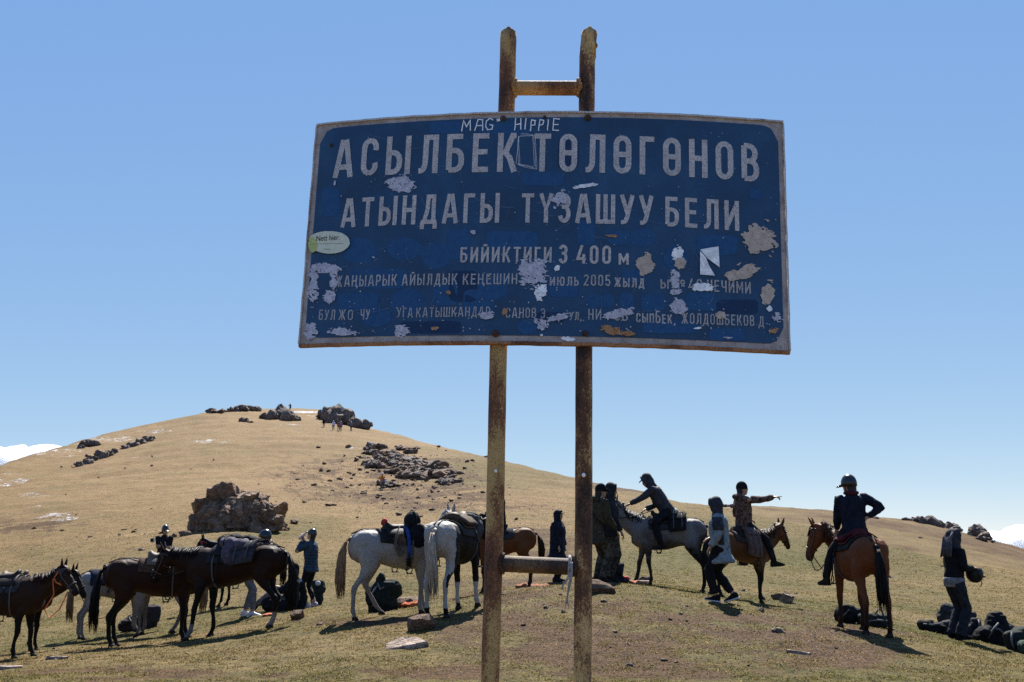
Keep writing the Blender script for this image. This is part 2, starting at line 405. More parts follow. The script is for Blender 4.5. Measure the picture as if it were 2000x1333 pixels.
def make_grass():
    """short turf blades, denser nearby; real little blades, one object"""
    n = 400000; r = np.exp(RNG.uniform(math.log(8.6), math.log(180), n)); ph = RNG.uniform(R(-31), R(31), n)
    X = r*np.sin(ph); Y = r*np.cos(ph); P = np.stack([X, Y, 0*X], 1)
    m = ground_masks(np.stack([X, Y, ground(X, Y)], 1))
    clump = fbm(P*3.2, 77, 2)+.5*fbm(P*11, 78, 2)
    keep = (RNG.uniform(0, 1, n) < np.clip(.55+1.3*clump-.75*m[:, 0], .05, 1)*np.clip(sstep(120, 32, r), .05, 1))
    X, Y, r, m = X[keep], Y[keep], r[keep], m[keep]; n = len(X); Z = ground(X, Y)-.004
    k = 3; X = np.repeat(X, k); Y = np.repeat(Y, k); Z = np.repeat(Z, k); r = np.repeat(r, k); mm = np.repeat(m, k, 0); n = len(X)
    X = X+RNG.normal(0, .016, n)*(1+r/40); Y = Y+RNG.normal(0, .016, n)*(1+r/40)
    h = RNG.uniform(.006, .022, n)*(1+r/60); w = RNG.uniform(.0035, .007, n)*(.8+r/22); a = RNG.uniform(0, 2*math.pi, n); ln = RNG.uniform(.3, 1.7, n)*h; b = RNG.uniform(0, 2*math.pi, n)
    V = np.empty((n, 3, 3)); dx, dy = np.cos(a)*w, np.sin(a)*w
    V[:, 0] = np.stack([X-dx, Y-dy, Z], 1); V[:, 1] = np.stack([X+dx, Y+dy, Z], 1); V[:, 2] = np.stack([X+np.cos(b)*ln, Y+np.sin(b)*ln, Z+h], 1)
    me = bpy.data.meshes.new('grass'); me.vertices.add(n*3); me.vertices.foreach_set('co', V.ravel()); me.loops.add(n*3); me.loops.foreach_set('vertex_index', np.arange(n*3, dtype=np.int32))
    me.polygons.add(n); me.polygons.foreach_set('loop_start', (np.arange(n)*3).astype(np.int32)); me.polygons.foreach_set('loop_total', np.full(n, 3, np.int32)); me.update()
    u = RNG.uniform(0, 1, n); g_ = np.clip(mm[:, 1]+.25*(u-.5), 0, 1)[:, None]
    straw = np.array([.185, .132, .060]); olive = np.array([.085, .078, .022]); dk = np.array([.035, .026, .012])
    c = straw*(1-g_)+olive*g_; c = c*(0.7+.6*RNG.uniform(0, 1, n))[:, None]; c = np.where((u > .9)[:, None], dk, c); c = np.where((u < .10)[:, None], np.array([.25, .195, .105]), c)
    set_col(me, np.repeat(c, 3, 0))
    t = NT('turf_blades'); a_ = t.attr('tint'); d = t.n.new('ShaderNodeBsdfDiffuse'); tr = t.n.new('ShaderNodeBsdfTranslucent'); mx = t.n.new('ShaderNodeMixShader'); mx.inputs[0].default_value = .58
    t.link(a_, d.inputs[0]); t.link(a_, tr.inputs[0]); t.link(d.outputs[0], mx.inputs[1]); t.link(tr.outputs[0], mx.inputs[2]); t.link(mx.outputs[0], t.out.inputs[0])
    o = link('grass', me, t.m, smooth=False); tag(o, 'short dry grass covering the pass and the lower slope', kind='stuff'); return o
make_grass()

# ------------------------------------------------------------------ rocks
def rock_mesh(seed, sub=3, planes=22, rough=.05, flat=1.0):
    rg = np.random.default_rng(seed); bm = bmesh.new(); bmesh.ops.create_icosphere(bm, subdivisions=sub, radius=1.0)
    me = bpy.data.meshes.new('rock'); bm.to_mesh(me); bm.free(); co = coords(me); d = co/np.linalg.norm(co, axis=1)[:, None]
    n = rg.normal(size=(planes, 3)); n /= np.linalg.norm(n, axis=1)[:, None]; h = rg.uniform(.45, 1.0, planes)
    dot = d@n.T; rad = np.where(dot > .12, h[None, :]/np.maximum(dot, .12), 9).min(1); rad = np.minimum(rad, 1.35)
    rad = rad*(1+rough*fbm(d*3+seed, seed, 3)+.5*rough*vnoise(d*9+seed, seed+5))
    co = d*rad[:, None]; co[:, 2] *= flat
    me.vertices.foreach_set('co', co.ravel()); me.update(); return me
def cracked_mesh(seed, sub=3, cells=16, amp=.22, crack=.10, flat=1.0):
    """blocky rock: facets at uneven depths with open joints between them"""
    rg = np.random.default_rng(seed); bm = bmesh.new(); bmesh.ops.create_icosphere(bm, subdivisions=sub, radius=1.0)
    me = bpy.data.meshes.new('rock'); bm.to_mesh(me); bm.free(); co = coords(me); d = co/np.linalg.norm(co, axis=1)[:, None]
    dw = d+.16*np.stack([vnoise(d*2.5, seed), vnoise(d*2.5, seed+1), vnoise(d*2.5, seed+2)], 1)
    c = rg.normal(size=(cells, 3)); c /= np.linalg.norm(c, axis=1)[:, None]; D = np.linalg.norm(dw[:, None]-c[None], axis=2); o = np.sort(D, 1); k = D.argmin(1)
    n = nrm_rows(c+.35*rg.normal(size=c.shape)); h = rg.uniform(1-amp, 1+amp*.4, cells); rad = h[k]/np.clip((d*n[k]).sum(1), .62, 1)
    rad = np.minimum(rad, 1.4)-crack*np.exp(-((o[:, 1]-o[:, 0])/.07)**2)+.07*fbm(d*4, seed+7, 3)+.045*vnoise(d*11, seed+9)
    co = d*rad[:, None]; co[:, 2] *= flat; me.vertices.foreach_set('co', co.ravel()); me.update(); return me
def nrm_rows(a): return a/np.linalg.norm(a, axis=1)[:, None]
def mat_rock(name, a, b, c):
    t = NT(name); n = t.noise(3.0, 7, .7); f = t.noise(14, 5, .7); v = t.voro(5.0, 'DISTANCE_TO_EDGE')
    col = t.ramp(n, [(.3, a), (.5, b), (.68, c)]); col = t.mix(t.ramp(f, [(.35, .6), (.6, 0.0)]), col, tuple(x*.5 for x in a))
    t.col(col); t.rough(.9); t.spec(.25); h = t.math('ADD', t.math('MULTIPLY', n, 1.0), t.math('MULTIPLY', f, .5)); h = t.math('ADD', h, t.math('MULTIPLY', t.math('MINIMUM', v, .08), 3.0))
    t.bump(h, .8, .11); return t.m
ROCK = mat_rock('brown_granite', (0.0799, 0.0495, 0.0309), (0.2045, 0.128, 0.0823), (0.3732, 0.2513, 0.1689))
ROCKG = mat_rock('grey_schist', (0.0604, 0.0464, 0.0382), (0.1511, 0.1153, 0.0941), (0.302, 0.2369, 0.1968))
PALE = mat_rock('pale_stone', (0.1525, 0.1119, 0.0859), (0.2773, 0.2068, 0.1631), (0.4436, 0.3467, 0.2809))
RVARS = [cracked_mesh(100+i, 3, 9+i % 4*3) for i in range(7)]+[rock_mesh(100+i, 3, 16+i % 5*3, .08) for i in range(4)]
SVARS = [rock_mesh(200+i, 2, 9, .05) for i in range(6)]
for me in RVARS: me.materials.append(ROCK)
RVB = [rock_mesh(160+i, 3, 9+i % 3*2, .14) for i in range(8)]+RVARS[:4]
for me in RVB[:8]: me.materials.append(ROCK)
RVG = [m.copy() for m in RVARS[:4]]+[rock_mesh(140+i, 3, 8+i % 3*2, .13) for i in range(8)]
for me in RVG: me.materials.clear(); me.materials.append(ROCKG)
SVD = [m.copy() for m in SVARS]
for me in SVARS: me.materials.append(PALE)
for me in SVD: me.materials.append(ROCK)
def put(name, me, loc, sc, rot, parent=None):
    o = bpy.data.objects.new(name, me); COL.objects.link(o); o.location = tuple(map(float, loc)); o.scale = sc; o.rotation_euler = rot
    if parent is not None: o.parent = parent
    return o
def rnd(a, b): return random.uniform(a, b)
def rr3(): return (rnd(0, 6.3), rnd(0, 6.3), rnd(0, 6.3))
def outcrop(name, label, pts, vars_, group=None, tilt=.5, hs=1.0):
    """pts: (px, py of the foot, width px, height px) read on the slope; every rock is a part"""
    base = hit(pts[0][0], pts[0][1]); o = empty(name, base, 0, label, 'rock outcrop', group); b = np.array(base)
    for (px, py, w, h) in pts:
        q = hit(px, py); m = q[1]/FPX*1.02
        sx, sz = w*m/2, h*m*.66*hs
        put('rock', random.choice(vars_), q+np.array([0, sx*.35, sz*.35])-b, (sx, max(sx, sz)*rnd(.6, .9), sz), (rnd(-.35, .35)*tilt, rnd(-.5, .5)*tilt, rnd(0, 6.3) if abs(sx/sz-1) < .4 else rnd(-.4, .4)), o)
        for _ in range(5):
            e = rnd(.22, .55); put('rock', random.choice(vars_), q+np.array([rnd(-1, 1)*sx, sx*rnd(-.1, .35), sz*rnd(.0, .95)])-b, (sx*e*rnd(.8, 1.3), sx*e, max(sz*e, sx*e*.5)), (rnd(-.6, .6), rnd(-.6, .6), rnd(0, 6.3)), o)
    return o
# ------------------------------------------------------------------ the road sign
SU = np.array([285.0, 248.0, 8911.0]); SU /= np.linalg.norm(SU)
SR = np.array([math.cos(R(4.6)), -math.sin(R(4.6)), 0]); SR -= SU*SR.dot(SU); SR /= np.linalg.norm(SR)
SN = np.cross(SR, SU)                       # towards the reader
SCN = at(1063, 452, 4.2); BEND = .10
def uv(px, py, off=0.0):
    d = ray(px, py); u = 0
    for _ in range(8):
        o = SCN + SN*(off-BEND*u*u); t = SN.dot(o-CAM)/SN.dot(d); p = CAM+d*t; u = (p-SCN).dot(SR)
    return u, (p-SCN).dot(SU)
def sp(u, v, off=0.0): return SCN + SR*u + SU*v + SN*(off-BEND*u*u)
def spf(u, v, off=0.0): return SCN + SR*u + SU*v + SN*off       # flat plane of the posts
sign_base = spf(0, 0) - SU*((spf(0, 0)[2]-gz(*spf(0, 0)[:2]))/SU[2])
sign = empty('road_sign', sign_base, 0, 'large bent blue board with white Cyrillic lettering on two rusty steel posts', 'sign')
SB = np.array(sign_base)
def S3(u, v, off=0.0): return sp(u, v, off)-SB
c4 = [uv(617, 240), uv(1530, 244), uv(586, 673), uv(1543, 692)]
UL = (c4[0][0]+c4[2][0])/2; UR = (c4[1][0]+c4[3][0])/2; VT = (c4[0][1]+c4[1][1])/2; VB = (c4[2][1]+c4[3][1])/2

def mat_rust(name, a, b, c, seed=0.0, thr=.5):
    t = NT(name); mp = t.n.new('ShaderNodeMapping'); mp.inputs['Location'].default_value = (seed, seed*.7, 0); t.link(t.obj, mp.inputs[0]); V = mp.outputs[0]
    big = t.noise(5, 4, .6, V, (1, 1, .35)); f = t.noise(140, 5, .78, V, (1, 1, .55)); ff = t.noise(230, 3, .7, V)
    m = t.math('ADD', t.math('MULTIPLY', big, 1.15), t.math('MULTIPLY', f, .50))
    col = t.ramp(m, [(thr+.14, a), (thr+.28, b), (thr+.38, c)]); col = t.mix(t.ramp(ff, [(.36, .75), (.5, 0.0)]), col, (.018, .012, .01))
    t.col(col); t.rough(.75); t.spec(.35); t.bump(t.math('ADD', f, t.math('MULTIPLY', ff, .4)), .6, .004); return t.m
RUSTL = mat_rust('rusty_steel', (.060, .023, .012), (.21, .084, .034), (.52, .33, .12), 0.0, .485)
RUSTR = mat_rust('rusty_painted_steel', (.020, .012, .009), (.17, .072, .03), (.66, .43, .17), 3.3, .525)
RUSTB = mat_rust('rusty_crossbar_steel', (.06, .028, .016), (.26, .11, .038), (.48, .27, .10), 7.1, .45)
DARKRUST = mat_rust('dark_rusted_bolt', (.02, .012, .01), (.05, .028, .02), (.10, .06, .04), 1.0)
def post(px_pts, rad, m, ragged):
    """px_pts: axis in the picture at post depth; goes on to the ground"""
    off = -rad-.012
    uvs = []
    for px, py in px_pts:
        u, v = 0, 0; d = ray(px, py); o = SCN+SN*off; t = SN.dot(o-CAM)/SN.dot(d); p = CAM+d*t; uvs.append(((p-SCN).dot(SR), (p-SCN).dot(SU)))
    (u0, v0), (u1, v1) = uvs[-2], uvs[-1]
    foot = gz(*(spf(u1, v1)[:2])); vg = -(SCN[2]-foot)/SU[2]-.35
    uvs.append((u1+(u1-u0)*(vg-v1)/(v1-v0), vg))
    path = []
    for (ua, va), (ub, vb) in zip(uvs[:-1], uvs[1:]):
        for k in range(8): path.append((ua+(ub-ua)*k/8, va+(vb-va)*k/8))
    path.append(uvs[-1]); n = 28; mb = MB(); rs = []
    pos = [spf(u, v, off)-SB for u, v in path]
    for i, p in enumerate(pos):
        r = rad*(1+.012*math.sin(i*1.7)); ring = []
        for j in range(n):
            a = 2*math.pi*j/n; q = p+r*(math.cos(a)*SR+math.sin(a)*SN)
            if i == 0: q = q+SU*(ragged*(random.uniform(-.3, .3)+ (1.1 if abs(a-1.45) < .15 else 0)) + ragged*.9*math.sin(a))
            ring.append(q)
        rs.append(ring)
    inner = [[p_+(pos[0]-p_)*.10 for p_ in rs[0]], [q-SU*.12+(pos[0]-q)*.10 for q in rs[0]]]
    mb.rings([inner[1], inner[0]]+rs, True)
    return mb.build('post', m, sign), uvs
postL, uvL = post([(993, 66), (990, 190), (980, 448), (973, 700), (967, 1000), (957, 1333)], .0378, RUSTL, .008)
postR, uvR = post([(1151, 66), (1147, 110), (1146, 200), (1142, 448), (1140.5, 700), (1140, 1000), (1137.5, 1333)], .0362, RUSTR, .010)
def axis_u(uvs, v):
    for (ua, va), (ub, vb) in zip(uvs[:-1], uvs[1:]):
        if vb <= v <= va: return ua+(ub-ua)*(v-va)/(vb-va)
    return uvs[-1][0]
def crossbar(py, rad, m, name='crossbar'):
    _, v = uv(1065, py, -.05); uL, uR = axis_u(uvL, v), axis_u(uvR, v); mb = MB()
    off = -.05; mb.tube([spf(uL+.02+(uR-uL-.04)*k/10, v-.004*(k/10), off)-SB for k in range(11)], rad, 20)
    for ue, sg in ((uL+.036, 1), (uR-.036, -1)):
        for k in range(18):
            a = 2*math.pi*k/18; mb.ball(spf(ue+sg*.006+.010*abs(math.cos(a))*sg*-1+random.uniform(-.002, .002), v+math.sin(a)*(rad+.004), off+math.cos(a)*(rad+.003))-SB, random.uniform(.007, .011), 6, 4)
    return mb.build(name, m, sign), v
RUSTC = mat_rust('rusty_lower_crossbar', (.03, .016, .011), (.085, .042, .024), (.19, .12, .055), 9.3, .56)
crossbar(172, .0335, RUSTB); _, VBAR = crossbar(1104, .0335, RUSTC)
# a lump of weld on the right post, and white discs painted as daylight through its bolt holes
mb = MB(); u_, v_ = uv(1165, 90, -.05); mb.ball(spf(u_-.006, v_, -.05)-SB, (.012, .012, .016), 8, 6); mb.build('weld_lump', RUSTR, sign)
DAYLIGHT = plain((.86, .86, .84), .6, .3, name='painted_daylight')
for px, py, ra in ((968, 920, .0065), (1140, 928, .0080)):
    u_, v_ = uv(px, py, .003); mb = MB(); mb.ball(spf(u_, v_, -.010)-SB, (ra, .008, ra*1.15), 12, 6); mb.build('daylight_disc', DAYLIGHT, sign)

# ---- board
def mat_board():
    t = NT('faded_blue_paint'); n = t.noise(4, 6, .65); f = t.noise(120, 4, .8); g_ = t.noise(28, 6, .8)
    c = t.ramp(n, [(.3, (0.016, 0.0502, 0.105)), (.55, (0.02, 0.0684, 0.1505)), (.75, (0.0288, 0.0912, 0.189))])
    c = t.mix(t.ramp(f, [(.60, 0.0), (.72, .35)]), c, (0.096, 0.1368, 0.203)); c = t.mix(t.ramp(g_, [(.70, 0.0), (.78, .5)]), c, (0.128, 0.1672, 0.231))
    c = t.mix(t.ramp(t.noise(17, 8, .85), [(.26, .75), (.36, 0.0)]), c, (0.0128, 0.0289, 0.0595))
    t.col(c); t.rough(t.ramp(g_, [(.3, .45), (.7, .7)])); t.spec(.3); t.bump(t.noise(9, 4), .15, .01); return t.m
def mat_border():
    t = NT('weathered_white_border'); n = t.noise(14, 6, .7); f = t.noise(70, 4, .7)
    c = t.ramp(n, [(.3, (.24, .19, .17)), (.55, (.39, .34, .32)), (.8, (.50, .46, .44))]); c = t.mix(t.ramp(f, [(.30, .85), (.42, 0.0)]), c, (.10, .055, .035))
    t.col(c); t.rough(.75); return t.m
def mat_letter(lo=(.42, .39, .385), hi=(.64, .60, .585), wear=.42):
    t = NT('weathered_white_lettering'); n = t.noise(10, 6, .7); f = t.noise(150, 3, .7)
    c = t.ramp(n, [(.3, lo), (.7, hi)]); c = t.mix(t.ramp(f, [(wear-.06, .85), (wear+.13, 0.0)]), c, (.20, .20, .23))
    t.col(c); t.rough(.7); return t.m
BLUE, BORDER, LETTER = mat_board(), mat_border(), mat_letter()
LETTER2 = mat_letter((.36, .34, .35), (.56, .54, .54), .46)
def rrect(ul, ur, vb, vt, r, n=8):
    p = []
    for cx, cy, a0 in ((ur-r, vt-r, 0), (ul+r, vt-r, 90), (ul+r, vb+r, 180), (ur-r, vb+r, 270)):
        for k in range(n+1):
            a = R(a0+90*k/n); p.append((cx+r*math.cos(a), cy+r*math.sin(a)))
    return p
def plate(name, ul, ur, vb, vt, off, thick, m, r=0.0, parent=sign):
    """curved sheet of the given thickness, columns follow the bend"""
    mb = MB(); nu = 72; top, bot = [], []
    for i in range(nu+1):
        u = ul+(ur-ul)*i/nu; e = min(u-ul, ur-u); k = 0
        if r > 0 and e < r: k = r-math.sqrt(max(0, r*r-(r-e)**2))
        top.append((u, vt-k)); bot.append((u, vb+k))
    nv = 6; V = []; F = []
    for s in (0, 1):
        for i in range(nu+1):
            for j in range(nv+1):
                v = bot[i][1]+(top[i][1]-bot[i][1])*j/nv; V.append(S3(top[i][0], v, off-thick*s))
    W = nv+1; B = (nu+1)*W
    for i in range(nu):
        for j in range(nv):
            a = i*W+j; F.append((a, a+W, a+W+1, a+1)); F.append((B+a, B+a+1, B+a+W+1, B+a+W))
        a = i*W; F.append((a, B+a, B+a+W, a+W)); a = i*W+nv; F.append((a, a+W, B+a+W, B+a))
    for i in (0, nu):
        for j in range(nv):
            a = i*W+j; q = (a, a+1, B+a+1, B+a); F.append(q if i == 0 else q[::-1])
    mb.add(V, F); return mb.build(name, m, parent, smooth=False)
board = plate('board', UL+.004, UR-.004, VB+.004, VT-.004, 0.0, .004, BORDER)
M = .033
field = plate('blue_field', UL+M*.8, UR-M*.8, VB+M, VT-M*.75, .0025, .0022, BLUE, .075)
# folded rim, one strip per side
def rim(path, m, w=.009, d=.022):
    mb = MB(); rs = []
    for (u, v, nu_, nv_) in path:
        a = np.array([nu_, nv_]); rs.append([S3(u-a[0]*w*.5, v-a[1]*w*.5, .008), S3(u+a[0]*w*.5, v+a[1]*w*.5, .006), S3(u+a[0]*w*.5, v+a[1]*w*.5, -d), S3(u-a[0]*w*.5, v-a[1]*w*.5, -d)])
    mb.rings(rs); return mb.build('rim', m, sign, smooth=False)
RIMW = mat_rust('rim_worn_white', (.11, .06, .045), (.40, .32, .28), (.62, .56, .53), 2.2, .40)
RIMR = mat_rust('rim_rust', (.09, .036, .02), (.24, .10, .045), (.40, .2, .10), 5.2, .46)
def jit(): return random.uniform(-.0012, .0012)
rim([(UL+(UR-UL)*i/60, VT+jit(), 0, 1) for i in range(61)], RIMW); rim([(UL+(UR-UL)*i/60, VB+jit(), 0, -1) for i in range(61)], RIMR, .013)
rim([(UL+jit(), VB+.008+(VT-VB-.016)*i/20, -1, 0) for i in range(21)], RIMW, .007); rim([(UR+jit(), VB+.008+(VT-VB-.016)*i/20, 1, 0) for i in range(21)], RIMW, .007)

# ---- a narrow stroke alphabet
def arc(cx, cy, rx, ry, a0, a1, n=8): return [(cx+rx*math.cos(R(a0+(a1-a0)*k/n)), cy+ry*math.sin(R(a0+(a1-a0)*k/n))) for k in range(n+1)]
def glyph(ch, T):
    a, b = T/2, 1-T/2
    def loop(w, y0=None, y1=None):
        y0 = a if y0 is None else y0; y1 = b if y1 is None else y1; r = min((w-T)/2, .24)
        return arc(w-a-r, y1-r, r, r, 0, 90)+arc(a+r, y1-r, r, r, 90, 180)+arc(a+r, y0+r, r, r, 180, 270)+arc(w-a-r, y0+r, r, r, 270, 360)+[(w-a, y1-r)]
    def bowl(x0, x1, y0, y1):   # right-hand bowl from a stem at x0
        r = min((y1-y0)/2, x1-x0-.02, .2); return [(x0, y1)]+arc(x1-r, y1-r, r, r, 90, 0)+arc(x1-r, y0+r, r, r, 0, -90)+[(x0, y0)]
    def ell_(w):     # Л : right stem, roof, curved left leg
        return [[(w-a, 0), (w-a, b), (w*.36, b), (w*.345, .35)]+arc(.06, .30, w*.345-.06, .30-a, 0, -90, 6)+[(0, a)]]
    G = {
     'А': (.60, [[(a*.9, 0), (.30-.045, 1)], [(.60-a*.9, 0), (.30+.045, 1)], [(.13, .27), (.47, .27)]]),
     'С': (.50, [arc(.5-a-.2, b-.2, .2, .2, -20, 90)[:]+arc(a+.2, b-.2, .2, .2, 90, 180)+arc(a+.2, a+.2, .2, .2, 180, 270)+arc(.5-a-.2, a+.2, .2, .2, 270, 380)]),
     'Ь': (.48, [[(a, 0), (a, 1)], bowl(a, .48-a, a, .57)]),
     'Ы': (.72, [[(a, 0), (a, 1)], bowl(a, .47-a, a, .57), [(.72-a, 0), (.72-a, 1)]]),
     'Л': (.56, ell_(.56)), 'Б': (.50, [[(.46, b), (a, b), (a, a)], [(a, a)]+bowl(a, .50-a, a, .57)]),
     'Е': (.46, [[(.46, b), (a, b), (a, a), (.46, a)], [(a, .52), (.42, .52)]]),
     'К': (.54, [[(a, 0), (a, 1)], [(a, .5), (.22, .5), (.36, .80), (.42, b), (.52, b)], [(.22, .5), (.34, .36), (.54-a*.8, 0)]]),
     'Т': (.50, [[(0, b), (.50, b)], [(.25, b), (.25, 0)]]), 'О': (.50, [loop(.50)]), '0': (.48, [loop(.48)]), 'Ө': (.50, [loop(.50), [(a, .5), (.5-a, .5)]]),
     'Г': (.42, [[(.42, b), (a, b), (a, 0)]]), 'Н': (.52, [[(a, 0), (a, 1)], [(.52-a, 0), (.52-a, 1)], [(a, .5), (.52-a, .5)]]),
     'В': (.50, [[(a, a), (a, b)], bowl(a, .47-a, .53, b), bowl(a, .50-a, a, .53)]),
     'И': (.54, [[(a, 1), (a, 0)], [(a, .10), (.54-a, .90)], [(.54-a, 1), (.54-a, 0)]]),
     'Й': (.54, [[(a, 1), (a, 0)], [(a, .10), (.54-a, .90)], [(.54-a, 1), (.54-a, 0)], arc(.27, 1.20, .12, .10, 200, 340)]),
     'Д': (.62, [[(.52-a*.4, a), (.52-a*.4, b), (.27, b), (.25, .5), (.13, a)], [(0, a), (.62, a)], [(a*.8, a), (a*.8, -.17)], [(.62-a*.8, a), (.62-a*.8, -.17)]]),
     'Ү': (.54, [[(a*.8, 1), (.27, .46), (.54-a*.8, 1)], [(.27, .46), (.27, 0)]]),
     'З': (.48, [arc(.24, b-.2, .24-a, .2, 165, -90, 12), arc(.24, a+.24, .24-a, .24, 90, -165, 12), [(.14, .55), (.26, .55)]]),
     'Ш': (.74, [[(a, 1), (a, a), (.74-a, a), (.74-a, 1)], [(.37, a), (.37, 1)]]), 'У': (.54, [[(a*.8, 1), (.29, .36)], [(.54-a*.8, 1), (.27, .22)]+arc(.10, .20, .15, .20-a, 0, -90, 5)+[(.03, a)]]),
     'М': (.64, [[(a, 0), (a, 1)], [(a, .95), (.32, .32), (.64-a, .95)], [(.64-a, 0), (.64-a, 1)]]),
     'Ж': (.74, [[(.37, 0), (.37, 1)], [(.04, 1), (.12, b), (.30, .5), (.05, 0)], [(.70, 1), (.62, b), (.44, .5), (.69, 0)], [(.28, .5), (.46, .5)]]),
     'Ң': (.58, [[(a, 0), (a, 1)], [(.52-a, 0), (.52-a, 1)], [(a, .5), (.52-a, .5)], [(.52-a, a), (.58, a), (.58, -.15)]]),
     'Р': (.48, [[(a, 0), (a, 1)], bowl(a, .48-a, .42, b)]), 'Ю': (.80, [[(a, 0), (a, 1)], [(a, .5), (.34, .5)], [(x+.32, y) for x, y in loop(.48)]]),
     'Ч': (.50, [[(a, 1), (a, .62)]+arc(a+.18, .60, .18, .18, 180, 270)+[(.5-a, .42)], [(.5-a, 0), (.5-a, 1)]]),
     'Э': (.50, [arc(.2+a, b-.2, .2, .2, 170, 90)+arc(.5-a-.2, b-.2, .2, .2, 90, 0)+arc(.5-a-.2, a+.2, .2, .2, 0, -90)+arc(.2+a, a+.2, .2, .2, -90, -170), [(.18, .52), (.5-a, .52)]]),
     'П': (.52, [[(a, 0), (a, b), (.52-a, b), (.52-a, 0)]]), '№': (.92, [[(a, 0), (a, 1)], [(a, .92), (.46, .08)], [(.46, 0), (.46, 1)], [(.74+.13*math.cos(R(q)), .66+.17*math.sin(R(q))) for q in range(0, 361, 30)], [(.62, .34), (.88, .34)]]),
     '2': (.48, [arc(.24, b-.2, .24-a, .2, 175, -25, 10)+[(a, a), (.48, a)]]), '3': (.48, [arc(.24, b-.2, .24-a, .2, 165, -90, 12), arc(.24, a+.24, .24-a, .24, 90, -165, 12), [(.16, .55), (.26, .55)]]),
     '4': (.52, [[(.30, 1), (a*.8, .27), (.52, .27)], [(.40, .52), (.40, 0)]]), '5': (.48, [[(.44, b), (a+.02, b), (a+.01, .52)]+arc(.24, a+.25, .24-a, .25, 105, -165, 12)]),
     'M': (.70, [[(.05, 0), (.14, .92), (.35, .38), (.60, .95), (.62, .06)]]), 'A': (.62, [[(.02, .05), (.24, .98), (.55, .95), (.58, .02)], [(.12, .48), (.56, .44)]]), 'G': (.62, [[(.55, .85), (.34, .98), (.10, .78), (.06, .30), (.20, .04), (.50, .08), (.54, .42), (.32, .44)]]),
     's': (.26, [[(.24, .98), (.06, .92), (.20, .76), (.04, .64)]]), 'H': (.56, [[(.10, 1), (.04, 0)], [(.46, .96), (.50, .04)], [(.07, .46), (.48, .52)]]), 'I': (.24, [[(.14, .95), (.10, .05)]]), 'P': (.48, [[(.14, .95), (.05, 0)], [(.12, .95), (.40, .86), (.36, .52), (.08, .48)]]),
     'E': (.52, [[(.52, .95), (.10, .98), (.06, .05), (.50, .02)], [(.08, .50), (.46, .52)]]), ',': (.16, [[(.10, .08), (.05, -.14)]]), '.': (.14, [[(.07, 0), (.07, .13)]]), '-': (.3, [[(0, .5), (.3, .5)]]),
    }
    low = ch in 'июльжыдмсепкуб'
    up = {'и': 'И', 'ю': 'Ю', 'л': 'Л', 'ь': 'Ь', 'ж': 'Ж', 'ы': 'Ы', 'д': 'Д', 'м': 'М', 'с': 'С', 'е': 'Е', 'п': 'П', 'к': 'К', 'у': 'У', 'б': 'Б'}.get(ch, ch) if low else ch
    w, st = G[up]
    if low and ch != 'б': w *= .84; st = [[(x*.84, y*.74) for x, y in s] for s in st]
    return w, st
def ribbon(mb, pts, t, off):
    P = [np.array(p) for p in pts]; Q = [P[0]]
    for p in P[1:]:
        if np.linalg.norm(p-Q[-1]) > 1e-5: Q.append(p)
    if len(Q) < 2: return
    n = len(Q); Lf, Rt = [], []
    for i in range(n):
        d1 = Q[i]-Q[i-1] if i > 0 else Q[1]-Q[0]; d2 = Q[i+1]-Q[i] if i < n-1 else Q[n-1]-Q[n-2]
        d1 = d1/np.linalg.norm(d1); d2 = d2/np.linalg.norm(d2); m = d1+d2; nm = np.linalg.norm(m); m = m/nm if nm > 1e-3 else d2
        no = np.array([-m[1], m[0]]); k = 1/max(.5, no.dot(np.array([-d1[1], d1[0]]))); Lf.append(Q[i]+no*t/2*k); Rt.append(Q[i]-no*t/2*k)
    o = len(mb.v); mb.v.extend([tuple(S3(x, y, off)) for x, y in Lf]); mb.v.extend([tuple(S3(x, y, off)) for x, y in Rt])
    for i in range(n-1): mb.f.append((o+n+i, o+n+i+1, o+i+1, o+i))
_lay = [0]
def word(mb, s, x0, x1, ybot, ytop, T=.15, gap=.17, off=.0045, wob=0.0, ybot1=None):
    """letters of one word between two picture columns, base line and cap height read from the photograph"""
    ws = [glyph(c, T)[0] for c in s]; tot = sum(ws)+gap*(len(s)-1)
    ua, va = uv(x0, ybot); ub, vb = uv(x1, ybot if ybot1 is None else ybot1); H = uv(x0, ytop)[1]-va; k = (ub-ua)/tot; x = 0
    for c, w in zip(s, ws):
        _, st = glyph(c, T); jx, jy = random.gauss(0, wob), random.gauss(0, wob)
        for i, pl in enumerate(st):
            q = []
            dens = []
            for (xa, ya), (xb, yb_) in zip(pl[:-1], pl[1:]):
                m = 1 if not wob else 3
                for e in range(m): dens.append((xa+(xb-xa)*e/m, ya+(yb_-ya)*e/m))
            dens.append(pl[-1])
            for gx, gy in dens:
                gx += x+jx; f = gx/tot; q.append((ua+gx*k+random.gauss(0, wob)*H*.35, va+(vb-va)*f+(gy+jy)*H+random.gauss(0, wob)*H*.35))
            _lay[0] = (_lay[0]+1) % 7; ribbon(mb, q, T*H, off+.00012*_lay[0])
        x += w+gap
WORDS = [(.138, .27, ('АСЫЛБЕК', 651, 1008, 349, 276, 337)), (.138, .27, ('ТӨЛӨГӨНОВ', 1042, 1482, 336, 262, 357)), (.138, .235, ('АТЫНДАГЫ', 666, 974, 446, 390, 436)), (.138, .22, ('ТҮЗАШУУ', 1018, 1275, 436, 379, 441)), (.138, .26, ('БЕЛИ', 1300, 1443, 443, 385, 452)),
 (.14, .24, ('БИЙИКТИГИ', 899, 1077, 514, 484, 514)), (.15, .2, ('3', 1091, 1108, 516, 479, 516)), (.15, .22, ('400', 1126, 1193, 516, 480, 517)), (.16, .2, ('м', 1208, 1228, 518, 488, 518))]
